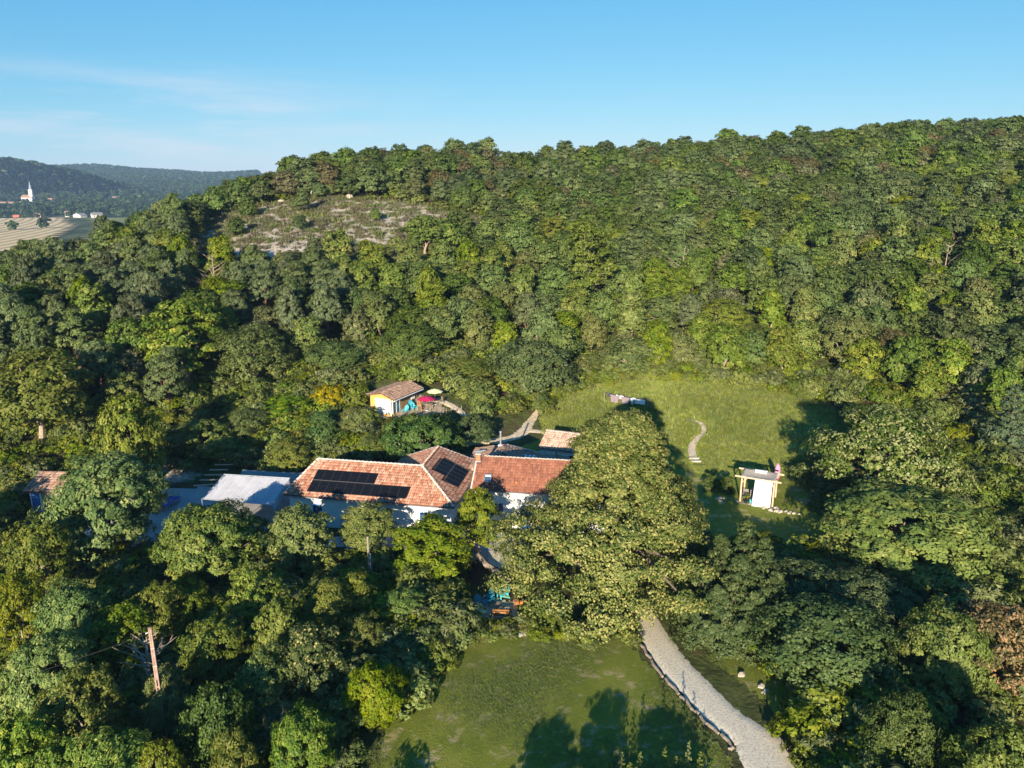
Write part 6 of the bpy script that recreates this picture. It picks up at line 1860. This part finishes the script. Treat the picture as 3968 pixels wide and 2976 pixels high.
b = N(nt, 'ShaderNodeBsdfPrincipled'); b.inputs['Roughness'].default_value = .95; nt.links.new(c, b.inputs['Base Color']); nt.links.new(b.outputs[0], out.inputs['Surface'])
M['stubble'] = m
M['vine'] = surf('vineyard', [(0.3, (0.17, 0.185, 0.03)), (0.7, (0.27, 0.25, 0.06))], 0.08, bump=0, coord='Object', stretch=(1, .25, 1))
M['farwall'] = surf('cream_render', [(0.3, (0.66, 0.60, 0.52)), (0.7, (0.76, 0.70, 0.62))], .3, bump=0)
M['greyroof'] = surf('grey_roof', [(0.3, (0.22, 0.21, 0.20)), (0.7, (0.32, 0.30, 0.28))], .5, bump=0)
M['farroof'] = surf('far_roof', [(0.3, (0.30, 0.17, 0.12)), (0.7, (0.40, 0.25, 0.18))], .5, bump=0)
tag(drape('stubble_field', [(-900, 430), (-270, 430), (-350, 600), (-420, 740), (-575, 985), (-950, 930)], M['stubble'], 1.0, 14, 0), 'harvested ochre field with curved tractor lines in the valley')
tag(drape('vineyard', [(-264, 430), (-344, 600), (-414, 740), (-566, 985), (-350, 990), (-250, 760), (-200, 430)], M['vine'], 1.2, 14, 0), 'yellow-green vineyard right of the harvested field')
tag(drape('far_meadow', [(-700, 1240), (-560, 1200), (-540, 1290), (-690, 1320)], M['vine'], 1.2, 14, 0), 'pale meadow beyond the barns')

def far_house(name, label, x, y, L, Wd, h, rh_, rz=0, wall='farwall', roofm='farroof', z=None, cat='house'):
    z = hz(x, y) if z is None else z
    o = thing(name, label, cat, (x, y, z), rad(rz))
    a, b_ = L / 2, Wd / 2
    w_ = MB(); w_.add([(-a, -b_, -3), (a, -b_, -3), (a, b_, -3), (-a, b_, -3), (-a, -b_, h), (a, -b_, h), (a, b_, h), (-a, b_, h), (-a, 0, h + rh_), (a, 0, h + rh_)],
                      [(0, 1, 5, 4), (1, 2, 6, 9, 5), (2, 3, 7, 6), (3, 0, 4, 8, 7), (4, 5, 9, 8), (6, 7, 8, 9)])
    w_.build('wall', M[wall], o)
    e = .6
    rf_ = MB(); slab(rf_, [(-a - e, -b_ - e, h - .2), (a + e, -b_ - e, h - .2), (a + e, 0, h + rh_ + .3), (-a - e, 0, h + rh_ + .3)], .3)
    slab(rf_, [(a + e, b_ + e, h - .2), (-a - e, b_ + e, h - .2), (-a - e, 0, h + rh_ + .3), (a + e, 0, h + rh_ + .3)], .3)
    rf_.build('roof', M[roofm], o)
    for k in (-.3, .05, .32):
        MB().box((L * k, -b_ - .05, h * .5), (1.2, .1, 1.8)).build('window', M['dark'], o)
    return o
far_house('barn', 'long low barn with white gable behind the harvested field', -550, 1002, 12, 18, 4.0, 2.6, 35, 'farwall', 'greyroof', cat='barn')
far_house('barn', 'grey-roofed barn left of the white-gabled one', -578, 1012, 9, 16, 3.2, 2.2, 62, 'farwall', 'greyroof', cat='barn')
far_house('house', 'low house at the far left edge of the vineyard', -634, 1018, 13, 8, 2.8, 2.0, -12)
far_house('house', 'narrow white house half hidden by trees left of the barns', -602, 1024, 5, 5, 6, 1.5, 30, 'farwall')
far_house('house', 'small orange-roofed house above the harvested field', -639, 975, 6, 5, 2.6, 1.8, 20, 'brick', 'brick')
far_house('house', 'long terracotta-roofed house below the church', -815, 1235, 52, 10, 6, 3, -4)
far_house('house', 'red-roofed house right of the church', -800, 1325, 13, 9, 7, 3.4, 10)
far_house('house', 'pale house in the trees at the foot of the dark spur', -728, 1400, 14, 10, 7, 3, 0)
far_house('house', 'white farmhouse with sunny walls high on the far hill', -1034, 1960, 30, 14, 9, 4.5, 6, 'white_wall')
far_house('house', 'low outbuilding right of the far hilltop farmhouse', -989, 1965, 26, 9, 4.5, 2.5, 3)
cx0, cy0 = -826, 1300
zc = hz(cx0, cy0)
chh = thing('church', 'white village church with slender spire', 'church', (cx0, cy0, zc), rad(8))
w_ = MB(); w_.add([(-9, -6, -4), (8, -6, -4), (8, 6, -4), (-9, 6, -4), (-9, -6, 13), (8, -6, 13), (8, 6, 13), (-9, 6, 13), (-9, 0, 17), (8, 0, 17)],
                  [(0, 1, 5, 4), (1, 2, 6, 9, 5), (2, 3, 7, 6), (3, 0, 4, 8, 7), (4, 5, 9, 8), (6, 7, 8, 9)]); w_.build('nave', M['white_wall'], chh)
rf_ = MB(); slab(rf_, [(-9.5, -6.6, 12.8), (8.5, -6.6, 12.8), (8.5, 0, 17.3), (-9.5, 0, 17.3)], .4); slab(rf_, [(8.5, 6.6, 12.8), (-9.5, 6.6, 12.8), (-9.5, 0, 17.3), (8.5, 0, 17.3)], .4); rf_.build('roof', M['farroof'], chh)
tw = MB().box((5.5, -1, 11), (5.5, 5.5, 30)).build('tower', M['farwall'], chh)
MB().tube([(5.5, -1, 26), (5.5, -1, 28), (5.5, -1, 40)], [3.3, 2.3, .15], 8).build('spire', M['zinc'], tw)
MB().box((5.5, -3.8, 22), (1.2, .15, 2.4)).build('belfry_opening', M['dark'], tw)
for k in (-6, -2, 2): MB().box((k, -6.06, 7), (1.1, .12, 3)).build('window', M['dark'], chh)

def far_tree_mesh(seed, R, Ht, n, k, ln, mat='far'):
    r = np.random.default_rng(seed)
    lob_ = round_lobes(r, n, R, Ht, 0, .42)
    V, Q, T, B = clump_leaves(r, lob_, k, 7, ln, ln * .6, .8, .5, -.2, 0, np.array([0, 0, Ht * .3]), .35)
    me = mesh_quads('far_tree', V, Q, T); me.materials.append(LM[mat])
    return me
LM['farshade'] = leaf_mat('shaded_far_leaf', (0.008, 0.018, 0.012), (0.014, 0.028, 0.018), (0.026, 0.042, 0.026), val=0.2)  # shade on the spur painted in as a darker leaf colour
fm = [far_tree_mesh(500 + i, 5.0, 9.0, 12, 5, 2.2) for i in range(3)] + [far_tree_mesh(504, 2.4, 12.0, 9, 5, 1.8), far_tree_mesh(505, 5.0, 9.0, 12, 5, 2.2, 'farshade')]
r = np.random.default_rng(77)
n = 60000
y = 1060 + 1700 * r.random(n) ** 0.8; u = r.uniform(-.75, -.33, n); x = u * y
zz = H(x, y)
k = r.random(n) < np.where(y > 1480, 1.0, 0.45 + 0.5 * (np.sin(x * .021) * np.sin(y * .017) > 0))
bx_ = [(-550, 1002, 26), (-578, 1008, 24), (-634, 1012, 18), (-815, 1225, 34), (-834, 1290, 22), (-800, 1318, 14), (-1012, 1935, 48), (-639, 962, 12), (-728, 1392, 14), (-602, 1000, 8)]
for (a, b_, rr) in bx_:
    k &= ~((np.abs(x - a) < rr) & (y > b_ - rr * 2.6) & (y < b_ + rr * .7))
gx_ = np.floor(x / 11).astype(int); gy_ = np.floor(y / 12).astype(int)
_, first = np.unique(gx_ * 100000 + gy_, return_index=True)
sel = np.zeros(n, bool); sel[first] = True
k &= sel
x, y, zz = x[k], y[k], zz[k]
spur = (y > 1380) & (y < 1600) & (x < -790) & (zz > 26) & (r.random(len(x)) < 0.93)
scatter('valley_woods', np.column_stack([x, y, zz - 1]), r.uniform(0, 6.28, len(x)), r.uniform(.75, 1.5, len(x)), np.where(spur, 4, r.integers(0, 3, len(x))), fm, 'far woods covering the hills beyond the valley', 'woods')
# hedgerow trees between the fields
pts_ = []
for (a, b_, c_, d_, m_) in [(-980, 960, -600, 985, 46), (-600, 1030, -380, 1010, 34), (-700, 1075, -380, 1060, 44), (-900, 1120, -420, 1110, 60), (-470, 590, -440, 700, 6), (-330, 1040, -240, 980, 12), (-760, 1010, -690, 1000, 12), (-1000, 1030, -640, 1040, 30)]:
    for t in np.linspace(0, 1, m_):
        X_, Y_ = a + (c_ - a) * t + r.normal(0, 5), b_ + (d_ - b_) * t + r.normal(0, 9)
        if any(abs(X_ - q) < rr * .8 and e - rr * 1.6 < Y_ < e + rr * .6 for q, e, rr in bx_): continue
        pts_.append((X_, Y_))
pts_ = np.array(pts_)
scatter('hedgerow_trees', np.column_stack([pts_, H(pts_[:, 0], pts_[:, 1]) - .5]), r.uniform(0, 6.28, len(pts_)), r.uniform(.6, 1.25, len(pts_)), r.choice([0, 1, 2, 2, 3], len(pts_)), fm, 'hedgerow trees between the valley fields', 'trees')

# ---------------------------------------------------------------- air
zmin = float(GZ.min())
hzb = MB(); hzb.box((0, 1650, (zmin - 1.5 + 165) / 2), (7300, 5300, 165 - (zmin - 1.5)))
m, nt, out = new_mat('haze')
pv = N(nt, 'ShaderNodeVolumePrincipled')
pv.inputs['Color'].default_value = (0.42, 0.66, 1.0, 1)
pv.inputs['Density'].default_value = 0.00013
pv.inputs['Anisotropy'].default_value = 0.0
nt.links.new(pv.outputs[0], out.inputs['Volume'])
tag(hzb.build('haze', m), 'thin blue summer haze over the valley', 'haze', kind='stuff')
